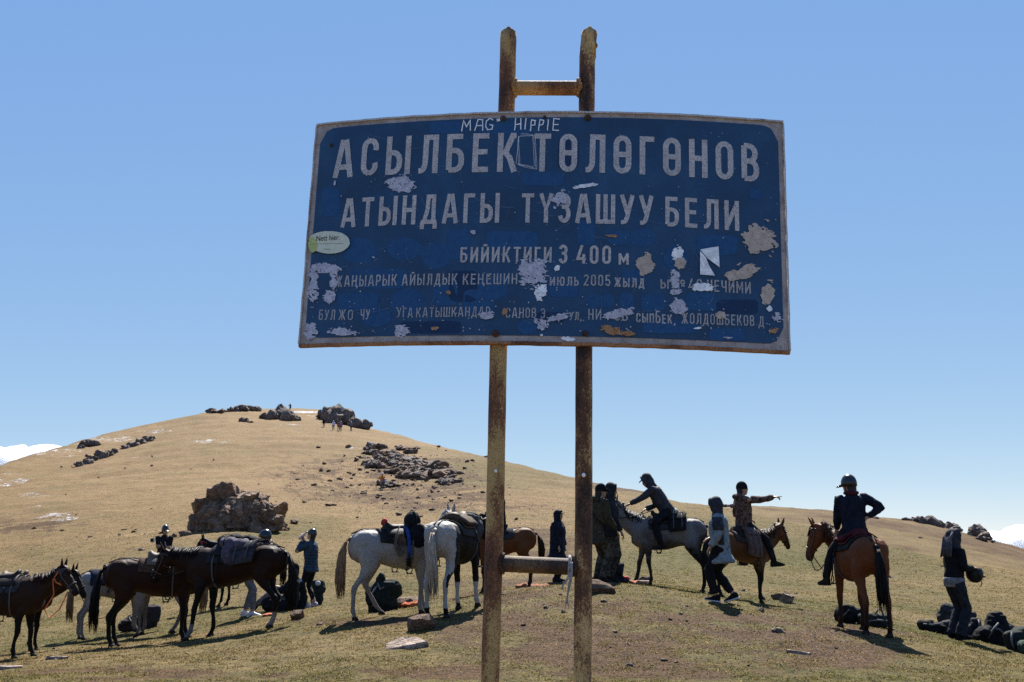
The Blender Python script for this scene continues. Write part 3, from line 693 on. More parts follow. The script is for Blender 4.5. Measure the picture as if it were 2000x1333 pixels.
WORDS += [(.125, .22, w_) for w_ in (('ЖАҢЫАРЫК', 655, 775, 562, 540, 559), ('АЙЫЛДЫК', 785, 893, 559, 537, 557), ('КЕҢЕШИН', 904, 1010, 557, 536, 556), ('июль', 1074, 1130, 559, 536, 559), ('2005', 1140, 1192, 559, 537, 560), ('жылд', 1200, 1258, 561, 537, 563), ('ы', 1290, 1306, 564, 540, 565), ('№', 1313, 1338, 566, 544, 567), ('40', 1345, 1371, 568, 545, 569), ('ЧЕЧИМИ', 1381, 1466, 570, 547, 575))]
WORDS += [(.115, .22, w_) for w_ in (('БУЛ', 623, 654, 626, 606, 626), ('ЖО', 661, 689, 626, 606, 626), ('ЧУ', 704, 722, 625, 605, 625), ('УГА', 775, 806, 621, 602, 621), ('КАТЫШКАНДАР', 813, 957, 621, 602, 619), ('САНОВ', 988, 1047, 622, 602, 622), ('Э.', 1056, 1070, 623, 603, 623), ('ул,', 1112, 1136, 626, 605, 626), ('НИ', 1149, 1174, 625, 604, 626), ('ОВ', 1200, 1226, 627, 606, 628), ('сыпбек,', 1243, 1319, 630, 606, 634), ('ЖОЛДОШБЕКОВ', 1331, 1473, 633, 612, 638), ('Д', 1481, 1492, 639, 619, 639))]
for T_, g_, w_ in WORDS:
    mb = MB(); word(mb, *w_[:5], T=T_, gap=g_, ybot1=w_[5]); mb.build('lettering', LETTER if T_ > .13 else LETTER2, sign, smooth=False)
CHALK = plain((0.84, 0.854, 0.896), .9, .1, name='white_scrawl')
mb = MB(); word(mb, 'MAG', 902, 965, 258, 235, .085, .12, .0055, .03, 256); word(mb, 's', 969, 977, 246, 234, .2, .1, .0055, .02); mb.build('graffiti', CHALK, sign, smooth=False); mb = MB(); word(mb, 'HIPPIE', 1005, 1092, 257, 233, .085, .14, .0055, .03, 257); mb.build('graffiti', CHALK, sign, smooth=False)
# scratched frame right of the first word
mb = MB()
for k in range(3):
    o_ = k*3; q = [(1012+o_, 268-o_), (1040+o_, 266), (1043+o_, 326+o_), (1009+o_, 322+o_*.5), (1013, 268)]
    for (xa, ya), (xb, yb_) in zip(q[:-1], q[1:]): ribbon(mb, [uv(xa+(xb-xa)*e/4+rnd(-1, 1), ya+(yb_-ya)*e/4+rnd(-1, 1)) for e in range(5)], .0012, .0056+.0001*k)
mb.build('scratches', CHALK, sign, smooth=False)

def patch(name, px, py, rx, ry, m, off, rough=.35, n=40, seed=0, power=2.0, rot=0):
    """a flat flake or sticker with a torn outline"""
    rg = np.random.default_rng(seed+int(px*7+py)); ph = rg.uniform(0, 6.3, 6); mb = MB(); V = [S3(*uv(px, py), off)]
    for i in range(n):
        a = 2*math.pi*i/n; ca, sa = math.cos(a), math.sin(a); k = (abs(ca)**power+abs(sa)**power)**(-1/power)
        k *= 1+rough*(.55*math.sin(2*a+ph[0])+.45*math.sin(3*a+ph[1])+.25*math.sin(5*a+ph[2])+.15*math.sin(9*a+ph[3])+.12*math.sin(17*a+ph[4]))+rough*.12*rg.normal()
        k = max(.12, k); x, y = rx*k*ca, ry*k*sa; c_, s_ = math.cos(rot), math.sin(rot); V.append(S3(*uv(px+x*c_-y*s_, py+x*s_+y*c_), off))
    if rough < .2:
        mb.add(V, [(0, (i+1) % n+1, i+1) for i in range(n)]); return mb.build(name, m, sign, smooth=False)
    st = .75; nx, ny = int(2.7*rx/st)+2, int(2.7*ry/st)+2; gx, gy = np.meshgrid(np.linspace(-1.35, 1.35, nx), np.linspace(-1.35, 1.35, ny), indexing='ij'); x, y = gx.ravel(), gy.ravel()
    sk = rg.uniform(-.6, .6); P = np.stack([(x*rx+sk*y*ry)/15, (y*ry)/7.5, 0*x+px*.37], 1); rr_ = (np.abs(x)**power+np.abs(y)**power)**(1/power)
    keep = (rr_+.85*rough*2.0*fbm(P*.7, int(px), 3)+(.12 if m is BARE else .26)*vnoise(P*3.1, 4) < .99) & (fbm(P*2.0, 9, 3) > (-.75 if m is BARE else -.50)+.25*np.clip(rr_-.5, 0, 1)); keep = keep.reshape(nx, ny)
    q_ok = keep[:-1, :-1] & keep[1:, 1:] & (keep[1:, :-1] | keep[:-1, 1:]); c_, s_ = math.cos(rot), math.sin(rot); idx = {}; V = []; F = []
    (u0, v0), (u1, v1), (u2, v2) = uv(px, py), uv(px+1, py), uv(px, py+1)
    def vid(i, j):
        if (i, j) not in idx:
            a, b = gx[i, j]*rx, gy[i, j]*ry; dx, dy = a*c_-b*s_, a*s_+b*c_; idx[(i, j)] = len(V); V.append(S3(u0+dx*(u1-u0)+dy*(u2-u0), v0+dx*(v1-v0)+dy*(v2-v0), off))
        return idx[(i, j)]
    for i, j in zip(*np.nonzero(q_ok)): F.append((vid(i, j), vid(i, j+1), vid(i+1, j+1), vid(i+1, j)))
    if not F: return None
    mb.add(V, F); return mb.build(name, m, sign, smooth=False)
def mat_flake(name, a, b, speck=(.1, .09, .09), amt=.55):
    t = NT(name); n = t.noise(40, 5, .7); f = t.noise(130, 3, .7); c = t.ramp(n, [(.35, a), (.65, b)]); c = t.mix(t.ramp(f, [(.34, amt), (.46, 0.0)]), c, speck); t.col(c); t.rough(.85); t.spec(.2); return t.m
BARE = mat_flake('bare_primer', (.42, .34, .28), (.58, .49, .42)); LILAC = mat_flake('torn_sticker_paper', (0.373, 0.373, 0.4558), (0.6009, 0.6009, 0.6838), (0.0518, 0.08288, 0.1761), .8); WHITEP = mat_flake('white_sticker_paper', (0.6216, 0.6423, 0.6838), (1.064, 1.092, 1.12), (0.3108, 0.3315, 0.373), .3)
ORNG = mat_flake('rust_spot', (0.308, 0.154, 0.07), (0.476, 0.28, 0.154), (0.084, 0.042, 0.028), .8)
G1 = mat_flake('sticker_ghost_lighter', (0.0222, 0.0798, 0.1968), (0.0302, 0.1011, 0.2279), (0.0202, 0.0532, 0.1347), .5); G2 = mat_flake('sticker_ghost_darker', (0.0161, 0.0404, 0.0984), (0.0202, 0.0532, 0.1243), (0.0121, 0.0319, 0.0829), .5)
BLUEP = mat_flake('blue_paint_patch', (0.0202, 0.066, 0.1658), (0.0262, 0.0851, 0.2072), (0.0151, 0.0426, 0.114), .5)
gi = 0
for (px, py, rx, ry, k, pw) in ((700, 490, 38, 24, 0, 2), (790, 487, 35, 22, 0, 2), (852, 500, 30, 26, 0, 2), (896, 478, 24, 30, 0, 6), (740, 545, 55, 20, 0, 6), (795, 590, 33, 26, 0, 2), (870, 575, 24, 22, 0, 6), (905, 560, 28, 30, 1, 6), (935, 590, 30, 24, 0, 6), (965, 560, 28, 26, 0, 2), (1000, 470, 50, 18, 0, 6), (870, 250, 30, 12, 0, 6), (985, 252, 50, 11, 0, 6), (645, 395, 18, 28, 0, 6), (1060, 350, 40, 14, 0, 6), (1145, 456, 18, 24, 0, 6), (1210, 466, 22, 14, 0, 3), (1255, 466, 26, 18, 0, 2), (1160, 590, 14, 14, 0, 2), (1186, 588, 14, 14, 0, 2), (1224, 588, 16, 16, 0, 2), (1275, 592, 24, 16, 0, 6), (1420, 654, 34, 12, 0, 8), (1310, 640, 55, 12, 0, 6), (1370, 590, 30, 18, 0, 6), (1400, 480, 40, 20, 0, 6), (1475, 380, 12, 10, 0, 6), (1320, 505, 24, 24, 0, 2), (1100, 565, 30, 16, 0, 6), (735, 620, 30, 20, 0, 2), (1030, 640, 20, 14, 0, 2), (840, 640, 60, 12, 1, 6), (700, 590, 40, 18, 0, 6), (1240, 540, 24, 12, 0, 6), (1440, 600, 40, 14, 1, 6), (1110, 300, 20, 30, 1, 6), (1075, 620, 26, 10, 1, 6)):
    gi += 1; patch('sticker_ghost', px, py, rx, ry, (G1, G2)[k], .0027+.00004*gi, .03, 32, gi, pw)
for i, (px, py, rx, ry, m, pw, ro) in enumerate((
  (782, 362, 27, 17, LILAC, 3, -.1), (632, 525, 27, 11, LILAC, 2, 0), (612, 560, 9, 34, LILAC, 2, 0), (652, 545, 7, 20, LILAC, 2, 0), (644, 583, 14, 13, LILAC, 2, 0), (606, 648, 13, 14, LILAC, 2, 0), (668, 650, 30, 7, LILAC, 2, .1), (783, 646, 14, 11, LILAC, 2, 0),
  (1040, 533, 27, 27, LILAC, 5, 0), (1055, 572, 12, 14, WHITEP, 2, .3), (1145, 364, 24, 4, WHITEP, 2, -.12), (1092, 392, 16, 18, LILAC, 2, .4),
  (1259, 514, 17, 20, BARE, 2, .5), (1323, 497, 13, 15, WHITEP, 2, .2), (1328, 516, 12, 12, BARE, 2, .5), (1481, 470, 30, 32, BARE, 2, .3), (1452, 532, 26, 14, BARE, 2, -.5), (1432, 540, 14, 10, BARE, 2, 0), (1500, 570, 12, 22, BARE, 2, .1), (1372, 562, 19, 7, WHITEP, 4, 0), (1325, 600, 15, 14, LILAC, 2, .3), (1318, 548, 9, 22, LILAC, 2, 0), (1320, 572, 12, 6, LILAC, 3, 0),
  (1210, 612, 34, 9, LILAC, 2, -.2), (1090, 622, 20, 6, LILAC, 2, -.25), (1058, 635, 14, 9, LILAC, 2, .6), (1518, 622, 12, 9, LILAC, 2, 0), (1408, 616, 12, 9, BARE, 2, 0), (1196, 645, 20, 8, ORNG, 2, .1), (1226, 652, 14, 6, ORNG, 2, 0), (1196, 462, 11, 3, ORNG, 2, .1), (876, 573, 8, 5, ORNG, 2, .3), (850, 642, 8, 5, ORNG, 2, 0), (1512, 646, 8, 7, ORNG, 2, 0), (954, 540, 5, 3, BARE, 2, .3), (731, 504, 6, 3, LILAC, 2, .4), (951, 618, 16, 8, LILAC, 2, 0), (986, 610, 5, 8, ORNG, 2, .2), (1365, 642, 10, 2.6, WHITEP, 2, -.1), (1422, 661, 8, 3, LILAC, 2, 0), (1110, 664, 14, 4, WHITEP, 2, .1), (1502, 604, 5, 6, WHITEP, 2, .4), (1088, 525, 6, 5, WHITEP, 2, -.4), (655, 360, 3, 5, LILAC, 2, 0), (924, 455, 6, 4, LILAC, 2, .5))):
    patch('torn_sticker' if m in (LILAC, WHITEP) else 'paint_chip', px, py, rx, ry, m, .0062+.00008*i, (.42 if pw < 3 else .25), 46, i, pw, ro)
# the half sticker cut by a diagonal tear
mb = MB(); mb.add([S3(*uv(x, y), .0105) for x, y in ((1367, 489), (1403, 483), (1405, 524), (1381, 506))], [(0, 3, 2, 1)]); mb.add([S3(*uv(x, y), .0105) for x, y in ((1367, 492), (1378, 504), (1384, 520), (1396, 540), (1367, 538))], [(0, 4, 3, 2, 1)]); mb.build('torn_sticker', WHITEP, sign, smooth=False)
# tiny nicks everywhere: too many to pick apart
mb = MB()
for i in range(420):
    px, py = rnd(600, 1530), 672-420*random.random()**1.9; py = max(py, 262)
    r0 = rnd(.5, 1.7)*(1.2 if py > 560 else .8); u_, v_ = uv(px, py); q = []
    for k in range(5): a = 2*math.pi*k/5+rnd(-.3, .3); q.append(S3(u_+r0*.0022*math.cos(a)*rnd(.4, 1.5), v_+r0*.0022*math.sin(a)*rnd(.4, 1.3), .0115))
    if UL+.04 < u_ < UR-.04 and VB+.045 < v_ < VT-.03: mb.add(q, [(0, 1, 2, 3, 4)])
o = mb.build('paint_nicks', mat_flake('nick_primer', (.36, .35, .38), (.6, .6, .62)), sign, smooth=False); o['kind'] = 'stuff'
mb = MB()
for i in range(110):
    px, py = rnd(625, 1515), rnd(262, 655); a = rnd(-.6, .6)+(math.pi/2 if random.random() < .35 else 0); L_ = rnd(8, 46); q = [uv(px+L_*k/4*math.cos(a)+rnd(-1, 1), py+L_*k/4*math.sin(a)+rnd(-1, 1)) for k in range(5)]
    if all(UL+.05 < u < UR-.05 and VB+.05 < v < VT-.04 for u, v in q): ribbon(mb, q, rnd(.0004, .0010), .0118)
o = mb.build('fine_scratches', mat_flake('scratched_primer', (.10, .14, .22), (.26, .30, .38), (.03, .08, .16), .9), sign, smooth=False); o['kind'] = 'stuff'
# oval sticker with its words
YEL = mat_flake('pale_yellow_sticker', (.60, .63, .50), (.70, .72, .60), (.50, .52, .30), .3)
patch('oval_sticker', 644, 475, 40, 22, YEL, .0108, .025, 60, 3, 2.1); patch('sticker_edge', 612, 480, 9, 15, mat_flake('yellow_green_sticker_edge', (.46, .52, .18), (.55, .60, .25)), .0112, .1, 30, 3, 2)
def text_on(s, x0, x1, ybot, m, name):
    cu = bpy.data.curves.new('t', 'FONT'); cu.body = s; cu.size = 1; o = bpy.data.objects.new('t', cu); COL.objects.link(o); dg = bpy.context.evaluated_depsgraph_get(); me = bpy.data.meshes.new_from_object(o.evaluated_get(dg)); bpy.data.objects.remove(o)
    co = coords(me); w = co[:, 0].max(); ua, va = uv(x0, ybot); ub, vb = uv(x1, ybot); k = (ub-ua)/w
    me.vertices.foreach_set('co', np.array([S3(ua+x*k, va+y*k*1.25, .0122) for x, y, _ in co]).ravel()); return link(name, me, m, sign, False)
INK = plain((.02, .02, .022), .7, .2, name='black_ink')
text_on('Nett hier.', 618, 664, 473, INK, 'sticker_lettering')
mb = MB(); ribbon(mb, [uv(611+2*k, 478.5-.03*k+rnd(-.3, .3)) for k in range(31)], .0016, .0122); ribbon(mb, [uv(634+k, 489-.8*math.sin(k*.9)) for k in range(14)], .0022, .0122); mb.build('sticker_small_print', plain((.25, .26, .2), .8, .2, name='faint_ink'), sign, smooth=False)
# bolts
for px, py, ra in ((983, 232, .013), (1148, 231, .016), (968, 652, .017), (1143, 652, .014), (1064, 230, .007), (648, 285, .008)):
    u_, v_ = uv(px, py); mb = MB(); rs = []
    for rr_, of in ((ra, .002), (ra, .008), (ra*.8, .011), (ra*.45, .012), (ra*.42, .019), (.001, .020)): rs.append([S3(u_+rr_*math.cos(2*math.pi*k/8), v_+rr_*math.sin(2*math.pi*k/8), of) for k in range(8)])
    mb.rings(rs); mb.build('bolt', DARKRUST, sign)
u_, v_ = uv(1058, 656); mb = MB(); mb.rings([[S3(u_+.006*math.cos(2*math.pi*k/10), v_+.005*math.sin(2*math.pi*k/10), o_) for k in range(10)] for o_ in (.004, .0125)]); mb.build('daylight_disc', DAYLIGHT, sign)  # same white disc on the board, daylight through a hole painted in
# frayed tie on the lower crossbar
CORD = cloth((.30, .27, .25), .9, .3)
rope = MB(); _, vt_ = uv(1112, 1090, -.05); ub_, _ = uv(1113, 1100, -.05)
for k in range(3):
    rope.tube([spf(ub_+.002*k-.003+.0012*math.sin(a*2), VBAR+.040*math.sin(a), -.05+.040*math.cos(a)) for a in np.linspace(0, 2*math.pi, 22)], .0042, 6)
def dang(pts, r0, r1): rope.tube([spf(uv(x, y, -.02)[0], uv(x, y, -.02)[1], -.008+.002*i) for i, (x, y) in enumerate(pts)], list(np.linspace(r0, r1, len(pts))), 5)
dang([(1116, 1098), (1117, 1115), (1115, 1135), (1109, 1160), (1107, 1180)], .006, .0035); dang([(1114, 1118), (1108, 1132), (1100, 1142), (1098, 1151)], .005, .004); dang([(1109, 1160), (1105, 1178), (1103, 1196)], .0025, .001); dang([(1108, 1165), (1110, 1180), (1111, 1188)], .0025, .001); dang([(1116, 1120), (1112, 1140), (1108, 1165)], .005, .003)
tag(rope.build('rope', CORD), 'frayed pale cord tied round the lower crossbar of the rusty posts', 'cord')
# ------------------------------------------------------------------ horses
def mat_coat():
    t = NT('horse_coat'); a = t.attr('tint'); n = t.noise(7, 5, .6); f = t.noise(60, 3, .6, None, (1, 1, .35))
    c = t.mix(t.ramp(n, [(.3, .35), (.65, 0.0)]), a, (0, 0, 0), 'MIX'); c2 = t.mix(.30, a, c); c2 = t.mix(t.ramp(f, [(.35, .28), (.6, 0.0)]), c2, (.01, .008, .006))
    t.col(c2); t.rough(.6); t.spec(.10); t.bump(t.math('ADD', f, t.math('MULTIPLY', n, 1.5)), .3, .012); return t.m
COAT = mat_coat()
def hairmat(c, key=''):
    c = tuple(x*.62 for x in c); k = ('hair', c)
    if k in _mats: return _mats[k]
    t = NT('horse_hair'); n = t.noise(40, 3, .6, None, (1, 1, .15)); t.col(t.ramp(n, [(.3, tuple(x*.6 for x in c)), (.7, tuple(min(1, x*1.4) for x in c))])); t.rough(.6); t.spec(.12); _mats[k] = t.m; return t.m
HOOF = plain((.022, .018, .015), .75, .1, name='hoof_horn'); EYE = plain((.006, .005, .005), .15, .6, name='dark_eye')
LEATHER = plain((.014, .011, .009), .7, .12, name='black_leather'); LEATHERB = plain((.07, .035, .02), .6, .35, name='brown_leather'); STRAPG = plain((.075, .07, .07), .7, .3, name='grey_webbing'); ORSTRAP = plain((.55, .12, .03), .7, .3, name='orange_cord'); DARKSTEEL = plain((.06, .058, .055), .5, .5, .6, name='dark_steel'); STEEL = plain((.45, .45, .45), .35, .5, .9, name='steel')
STONES_B = [(-.74, 1.10, .06, .09), (-.69, 1.11, .155, .19), (-.58, 1.115, .225, .255), (-.42, 1.11, .26, .28), (-.22, 1.09, .25, .265), (0, 1.05, .272, .295), (.2, 1.035, .275, .31), (.38, 1.05, .25, .325), (.52, 1.07, .215, .325), (.64, 1.05, .185, .275), (.73, 1.02, .125, .18)]
FORE = [(.53, .09, 1.12, .15, .07), (.49, .125, .95, .15, .08), (.445, .14, .82, .112, .078), (.44, .145, .70, .078, .062), (.445, .142, .58, .058, .052), (.455, .14, .50, .050, .048), (.46, .14, .46, .053, .050), (.455, .14, .40, .042, .041), (.445, .138, .30, .035, .033), (.445, .137, .18, .035, .032), (.45, .137, .125, .044, .039), (.475, .137, .08, .037, .037), (.49, .137, .045, .045, .045)]
HIND = [(-.50, .09, 1.22, .18, .09), (-.47, .13, 1.06, .21, .12), (-.43, .155, .92, .18, .11), (-.42, .16, .80, .135, .09), (-.48, .155, .68, .092, .068), (-.555, .15, .58, .066, .052), (-.61, .145, .515, .060, .047), (-.62, .142, .44, .049, .042), (-.61, .14, .32, .038, .035), (-.60, .138, .18, .038, .035), (-.59, .138, .13, .046, .040), (-.565, .138, .08, .038, .037), (-.55, .138, .045, .047, .047)]
X3, Y3, Z3 = np.eye(3)
def nrm(v): v = np.asarray(v, float); return v/(np.linalg.norm(v)+1e-9)
def bez(a, b, c, t): return (1-t)**2*a+2*t*(1-t)*b+t*t*c
HORSES = {}
def horse(name, label, px, py, Y, head, s=.96, sx=1.0, poll=(1.02, 0, 1.55), muz=(1.33, 0, 1.20), legs=None, coat=None, mane=(.01, .008, .007), tail=None, tail_len=.9, bridle=LEATHER, girthy=1.0, vox=.0145, mane_side=1, tail_sw=0, group='horses resting on the pass', hoofm=None):
    """px,py,Y: picture column of the body, distance; head: heading in degrees (0 = right, 90 = away)"""
    p0 = at(px, py, Y); x0, y0 = p0[0], p0[1]
    th = R(head); c_, s_ = math.cos(th), math.sin(th)
    W = lambda q: (x0+s*(q[0]*c_-q[1]*s_), y0+s*(q[0]*s_+q[1]*c_))
    zf = gz(*W((.46*sx, 0))); zh = gz(*W((-.58*sx, 0))); z0 = (zf+zh)/2
    root = empty(name, (x0, y0, z0), th, label, 'horse', group); root.scale = (s, s, s)
    tilt = (zf-zh)/s*.8                       # body follows the slope a little
    mb = MB()
    secs = []
    def tz(x): return tilt*(x/sx)/1.05*.5
    for x, zc, ry, rz in STONES_B:
        secs.append(((x*sx, 0, zc+tz(x)), (0, ry*girthy, 0), (0, 0, rz*(1 if x < -.3 or x > .5 else (.5+.5*girthy)))))
    mb.loft(secs, 20)
    # neck and head
    P = np.array(poll, float); Mz = np.array(muz, float); P[0] += (sx-1)*.5; Mz[0] += (sx-1)*.5; P[2] += tz(.6); Mz[2] += tz(.6)
    B = np.array([.50*sx, 0, 1.13+tz(.5)]); d = nrm(P-B); Cc = B+np.array([.55*abs(d[0])+.12, 0, .30*d[2]+.12*abs(d[1])])+np.array([0, P[1]*.25, 0])
    neck = []; NS = 9
    for i in range(NS+1):
        t = i/NS; c = bez(B, Cc, P, t); T = nrm(bez(B, Cc, P, min(1, t+.02))-bez(B, Cc, P, max(0, t-.02))); K = np.array([-.45, 0, 1.0]); U = nrm(K-T*K.dot(T)); S = np.cross(T, U)
        hz = .27*(1-t)**1.3+.118*(1-(1-t)**1.3)-.02*math.sin(math.pi*t); wy = .15*(1-t)+.068*t
        neck.append((c, T, U, S, wy, hz))
    mb.loft([(c, S*wy, U*hz) for c, T, U, S, wy, hz in neck], 16)
    A = Mz-P; L = np.linalg.norm(A); A = A/L; L = .56
    hd = nrm(np.array([A[0], A[1], 0])+np.array([1e-3, 0, 0])); K = hd*.9+Z3*.8; HU = nrm(K-A*K.dot(A)); HS = np.cross(A, HU)
    HSEC = [(-.05, .0, .060, .075), (.02, -.005, .080, .105), (.10, -.02, .092, .130), (.17, -.025, .090, .135), (.25, -.01, .075, .112), (.33, .004, .062, .088), (.41, .008, .054, .074), (.47, .004, .055, .068), (.525, -.004, .050, .058), (.555, -.014, .034, .036)]
    hs = [(P+A*f*L/.56+HU*o, HS*w, HU*h) for f, o, w, h in HSEC]; mb.loft(hs, 14)
    for sg in (-1, 1):
        mb.ball(P+A*.17+HU*.055+HS*sg*.062, (.03, .03, .03), 8, 5)            # brow
        mb.ball(P+A*.15-HU*.06+HS*sg*.05, (.055, .045, .07), 8, 5)            # jowl
        mb.ball(P+A*.50+HU*.012+HS*sg*.040, (.022, .02, .022), 6, 4)          # nostril rim
    # legs
    LP = {'fl': (0, 0, 0, 0), 'fr': (0, 0, 0, 0), 'hl': (0, 0, 0, 0), 'hr': (0, 0, 0, 0)}; LP.update(legs or {})
    hoofs = []
    for key, base in (('fl', FORE), ('fr', FORE), ('hl', HIND), ('hr', HIND)):
        dx, dy, lift, flex = LP[key]; sg = 1 if key[1] == 'l' else -1
        foot = base[-1]; fx, fy = foot[0]*sx+dx, sg*foot[1]+dy; wx, wy = W((fx, fy)); dz = (gz(wx, wy)-z0)/s+lift
        top = base[0][2]; rs = []
        for (x, y, z, rx, ry) in base:
            f = max(0, (top-z)/(top-.045)); f = f**1.15; q = math.exp(-((z-.5)/.2)**2)
            zz = z+dz*f+(tz(x) if z > .7 else tz(x)*(z/.7)); c = np.array([x*sx+dx*f+flex*q, sg*y+dy*f, zz]); rs.append((c, (rx, 0, 0), (0, ry, 0)))
        mb.loft(rs, 12); hoofs.append((rs[-1][0], dz))
    if True:
        for sg in (-1, 1):
            mb.ball((.56*sx, sg*.09, .98), (.14, .09, .16), 10, 7)              # chest muscle
            mb.ball((-.5*sx, sg*.12, 1.17+tz(-.5)), (.22, .13, .19), 10, 7)     # croup
    me = remesh(mb, vox, 5, .5, [(.006, 7, 5), (.003, 18, 6)])
    ears = MB()
    for sg in (-1, 1):
        b = P+HU*.075-A*.005+HS*sg*.052; up = nrm(HU*.72-A*.75+HS*sg*.22); f_ = nrm(HU+A*.6); f_ = nrm(f_-up*f_.dot(up)); sd = np.cross(up, f_)
        ears.loft([(b-up*.02, sd*.024, f_*.022), (b+up*.03, sd*.036, f_*.020), (b+up*.075, sd*.030, f_*.016), (b+up*.125, sd*.012, f_*.008), (b+up*.15, sd*.002, f_*.002)], 8)
    join_mesh(me, ears)
    co = coords(me); base = dict(sx=sx, P=P, A=A, HU=HU, HS=HS, Mz=Mz, neck=neck, tz=tz, root=root, s=s, th=th, z0=z0, girthy=girthy, hs=hs, tilt=tilt)
    set_col(me, coat(co, base)); body = link('body', me, COAT, root)
    for (c, dz) in hoofs:
        h = MB(); h.loft([(c+(-.004, 0, .012), (.044, 0, 0), (0, .044, 0)), (c+(.004, 0, -.015), (.053, 0, 0), (0, .050, 0)), (c+(.012, 0, -.048), (.062, 0, 0), (0, .058, 0))], 12); h.build('hoof', hoofm or HOOF, root)
    for sg in (-1, 1):
        e = MB(); e.ball(P+A*.175+HU*.048+HS*sg*.084, .017, 8, 6); e.build('eye', EYE, root)
    # mane and forelock
    rg = random.Random(int(px*13+Y*7)); mn = MB()
    for i in range(300):
        t = rg.uniform(.10, 1.0); k = t*NS; j = min(int(k), NS-1); c = bez(B, Cc, P, t); _, T, U, S, _, _ = neck[j]; hz = neck[j][5]*(1-(k-j))+neck[j+1][5]*(k-j); wy = neck[j][4]
        r0 = c+U*hz*.95+S*rg.uniform(-.018, .018); sd = mane_side if rg.random() < .86 else -mane_side; ln = rg.uniform(.08, .20); o = S*sd*-1
        p1 = r0+U*rg.uniform(.004, .028)+o*.022+T*rg.uniform(-.02, .02); p2 = r0+o*(wy*.75+.02)-Z3*ln*.45+T*rg.uniform(-.03, .03); p3 = r0+o*(wy*.95+.025)-Z3*ln+T*rg.uniform(-.05, .05)
        mn.tube([r0-U*.03, p1, p2, p3], [.010, .012, .009, .002], 4)
    mn.loft([(c+U*hz*.80-S*mane_side*wy*.42, S*wy*.62, U*hz*.34) for c, T, U, S, wy, hz in neck[1:]], 10)
    for i in range(22):
        r0 = P+HU*.09+HS*rg.uniform(-.03, .03); mn.tube([r0-A*.02, r0+HU*.025+A*.05, r0+HU*.012+A*rg.uniform(.12, .2)+HS*rg.uniform(-.05, .05)], [.01, .010, .003], 4)
    mn.build('mane', hairmat(mane), root)
    tl = MB(); D = np.array([-.72*sx, 0, 1.24+tz(-.7)]); tail = tail or mane
    tl.loft([(D+(.05, 0, .02), (0, .035, 0), (0, 0, .035)), (D+(-.05, 0, -.02), (0, .04, 0), (.02, 0, .035)), (D+(-.10, tail_sw*.1, -.15), (0, .042, 0), (.038, 0, .01)), (D+(-.10, tail_sw*.3, -.35), (0, .035, 0), (.03, 0, 0)), (D+(-.09, tail_sw*.6, -.5), (0, .012, 0), (.012, 0, 0))], 10)
    for i in range(170):
        a = rg.uniform(0, 6.28); r_ = rg.uniform(.2, 1)**.5; ln = tail_len*rg.uniform(.62, 1.0); st = rg.uniform(0, .35); ox, oy = math.cos(a)*r_, math.sin(a)*r_
        q = [D+np.array([-.07+ox*.018, oy*.025, -.03-st*.3])]
        for u, sp_ in ((.25, .044), (.5, .062), (.75, .072), (1.0, .070)): q.append(D+np.array([-.085-.055*math.sin(u*2.4)+ox*sp_+rg.gauss(0, .006), oy*sp_*1.15+tail_sw*u**1.3+rg.gauss(0, .006), -.03-st*.3-(ln-st*.3)*u]))
        tl.tube(q, [.010, .011, .009, .006, .001], 4)
    tl.build('tail', hairmat(tail), root)
    # bridle
    if bridle:
        br = MB()
        def hring(f, k=1.06, rad=.009, lo=0, hi=360, tiltA=0):
            fs = [q[0] for q in HSEC]; j = max(0, min(len(fs)-2, next((i for i in range(len(fs)-1) if fs[i+1] >= f), len(fs)-2))); u = (f-fs[j])/(fs[j+1]-fs[j]); c, sv, uv_ = [hs[j][m]*(1-u)+hs[j+1][m]*u for m in range(3)]
            br.tube([c+sv*k*math.cos(R(a))+uv_*k*math.sin(R(a))+A*tiltA*math.sin(R(a)) for a in np.linspace(lo, hi, 22)], rad, 5)
        hring(.36, 1.05, .011); hring(.09, 1.06, .009, 0, 180, -.02); hring(.03, 1.10, .009, 0, 360, .03); hring(.20, 1.03, .007, 200, 340)
        for sg in (-1, 1):
            br.tube([P+A*.05+HU*.02+HS*sg*.092, P+A*.17-HU*.01+HS*sg*.098, P+A*.30-HU*.01+HS*sg*.076, P+A*.44-HU*.01+HS*sg*.062], .009, 5); br.ball(P+A*.45-HU*.012+HS*sg*.064, (.02, .02, .02), 8, 5)
        br.build('bridle', bridle, root)
    HORSES[label] = base; base['W'] = W; return base
def bx(h, x, a, off=0.0):
    """point on the barrel: x along the body, a = angle from the top in degrees (+ left)"""
    X = [q[0] for q in STONES_B]; zc = np.interp(x, X, [q[1] for q in STONES_B])+h['tz'](x); ry = np.interp(x, X, [q[2] for q in STONES_B])*h['girthy']; rz = np.interp(x, X, [q[3] for q in STONES_B]); s, c = math.sin(R(a)), math.cos(R(a))
    return np.array([x*h['sx'], (ry+off)*s, zc+(rz+off)*c])
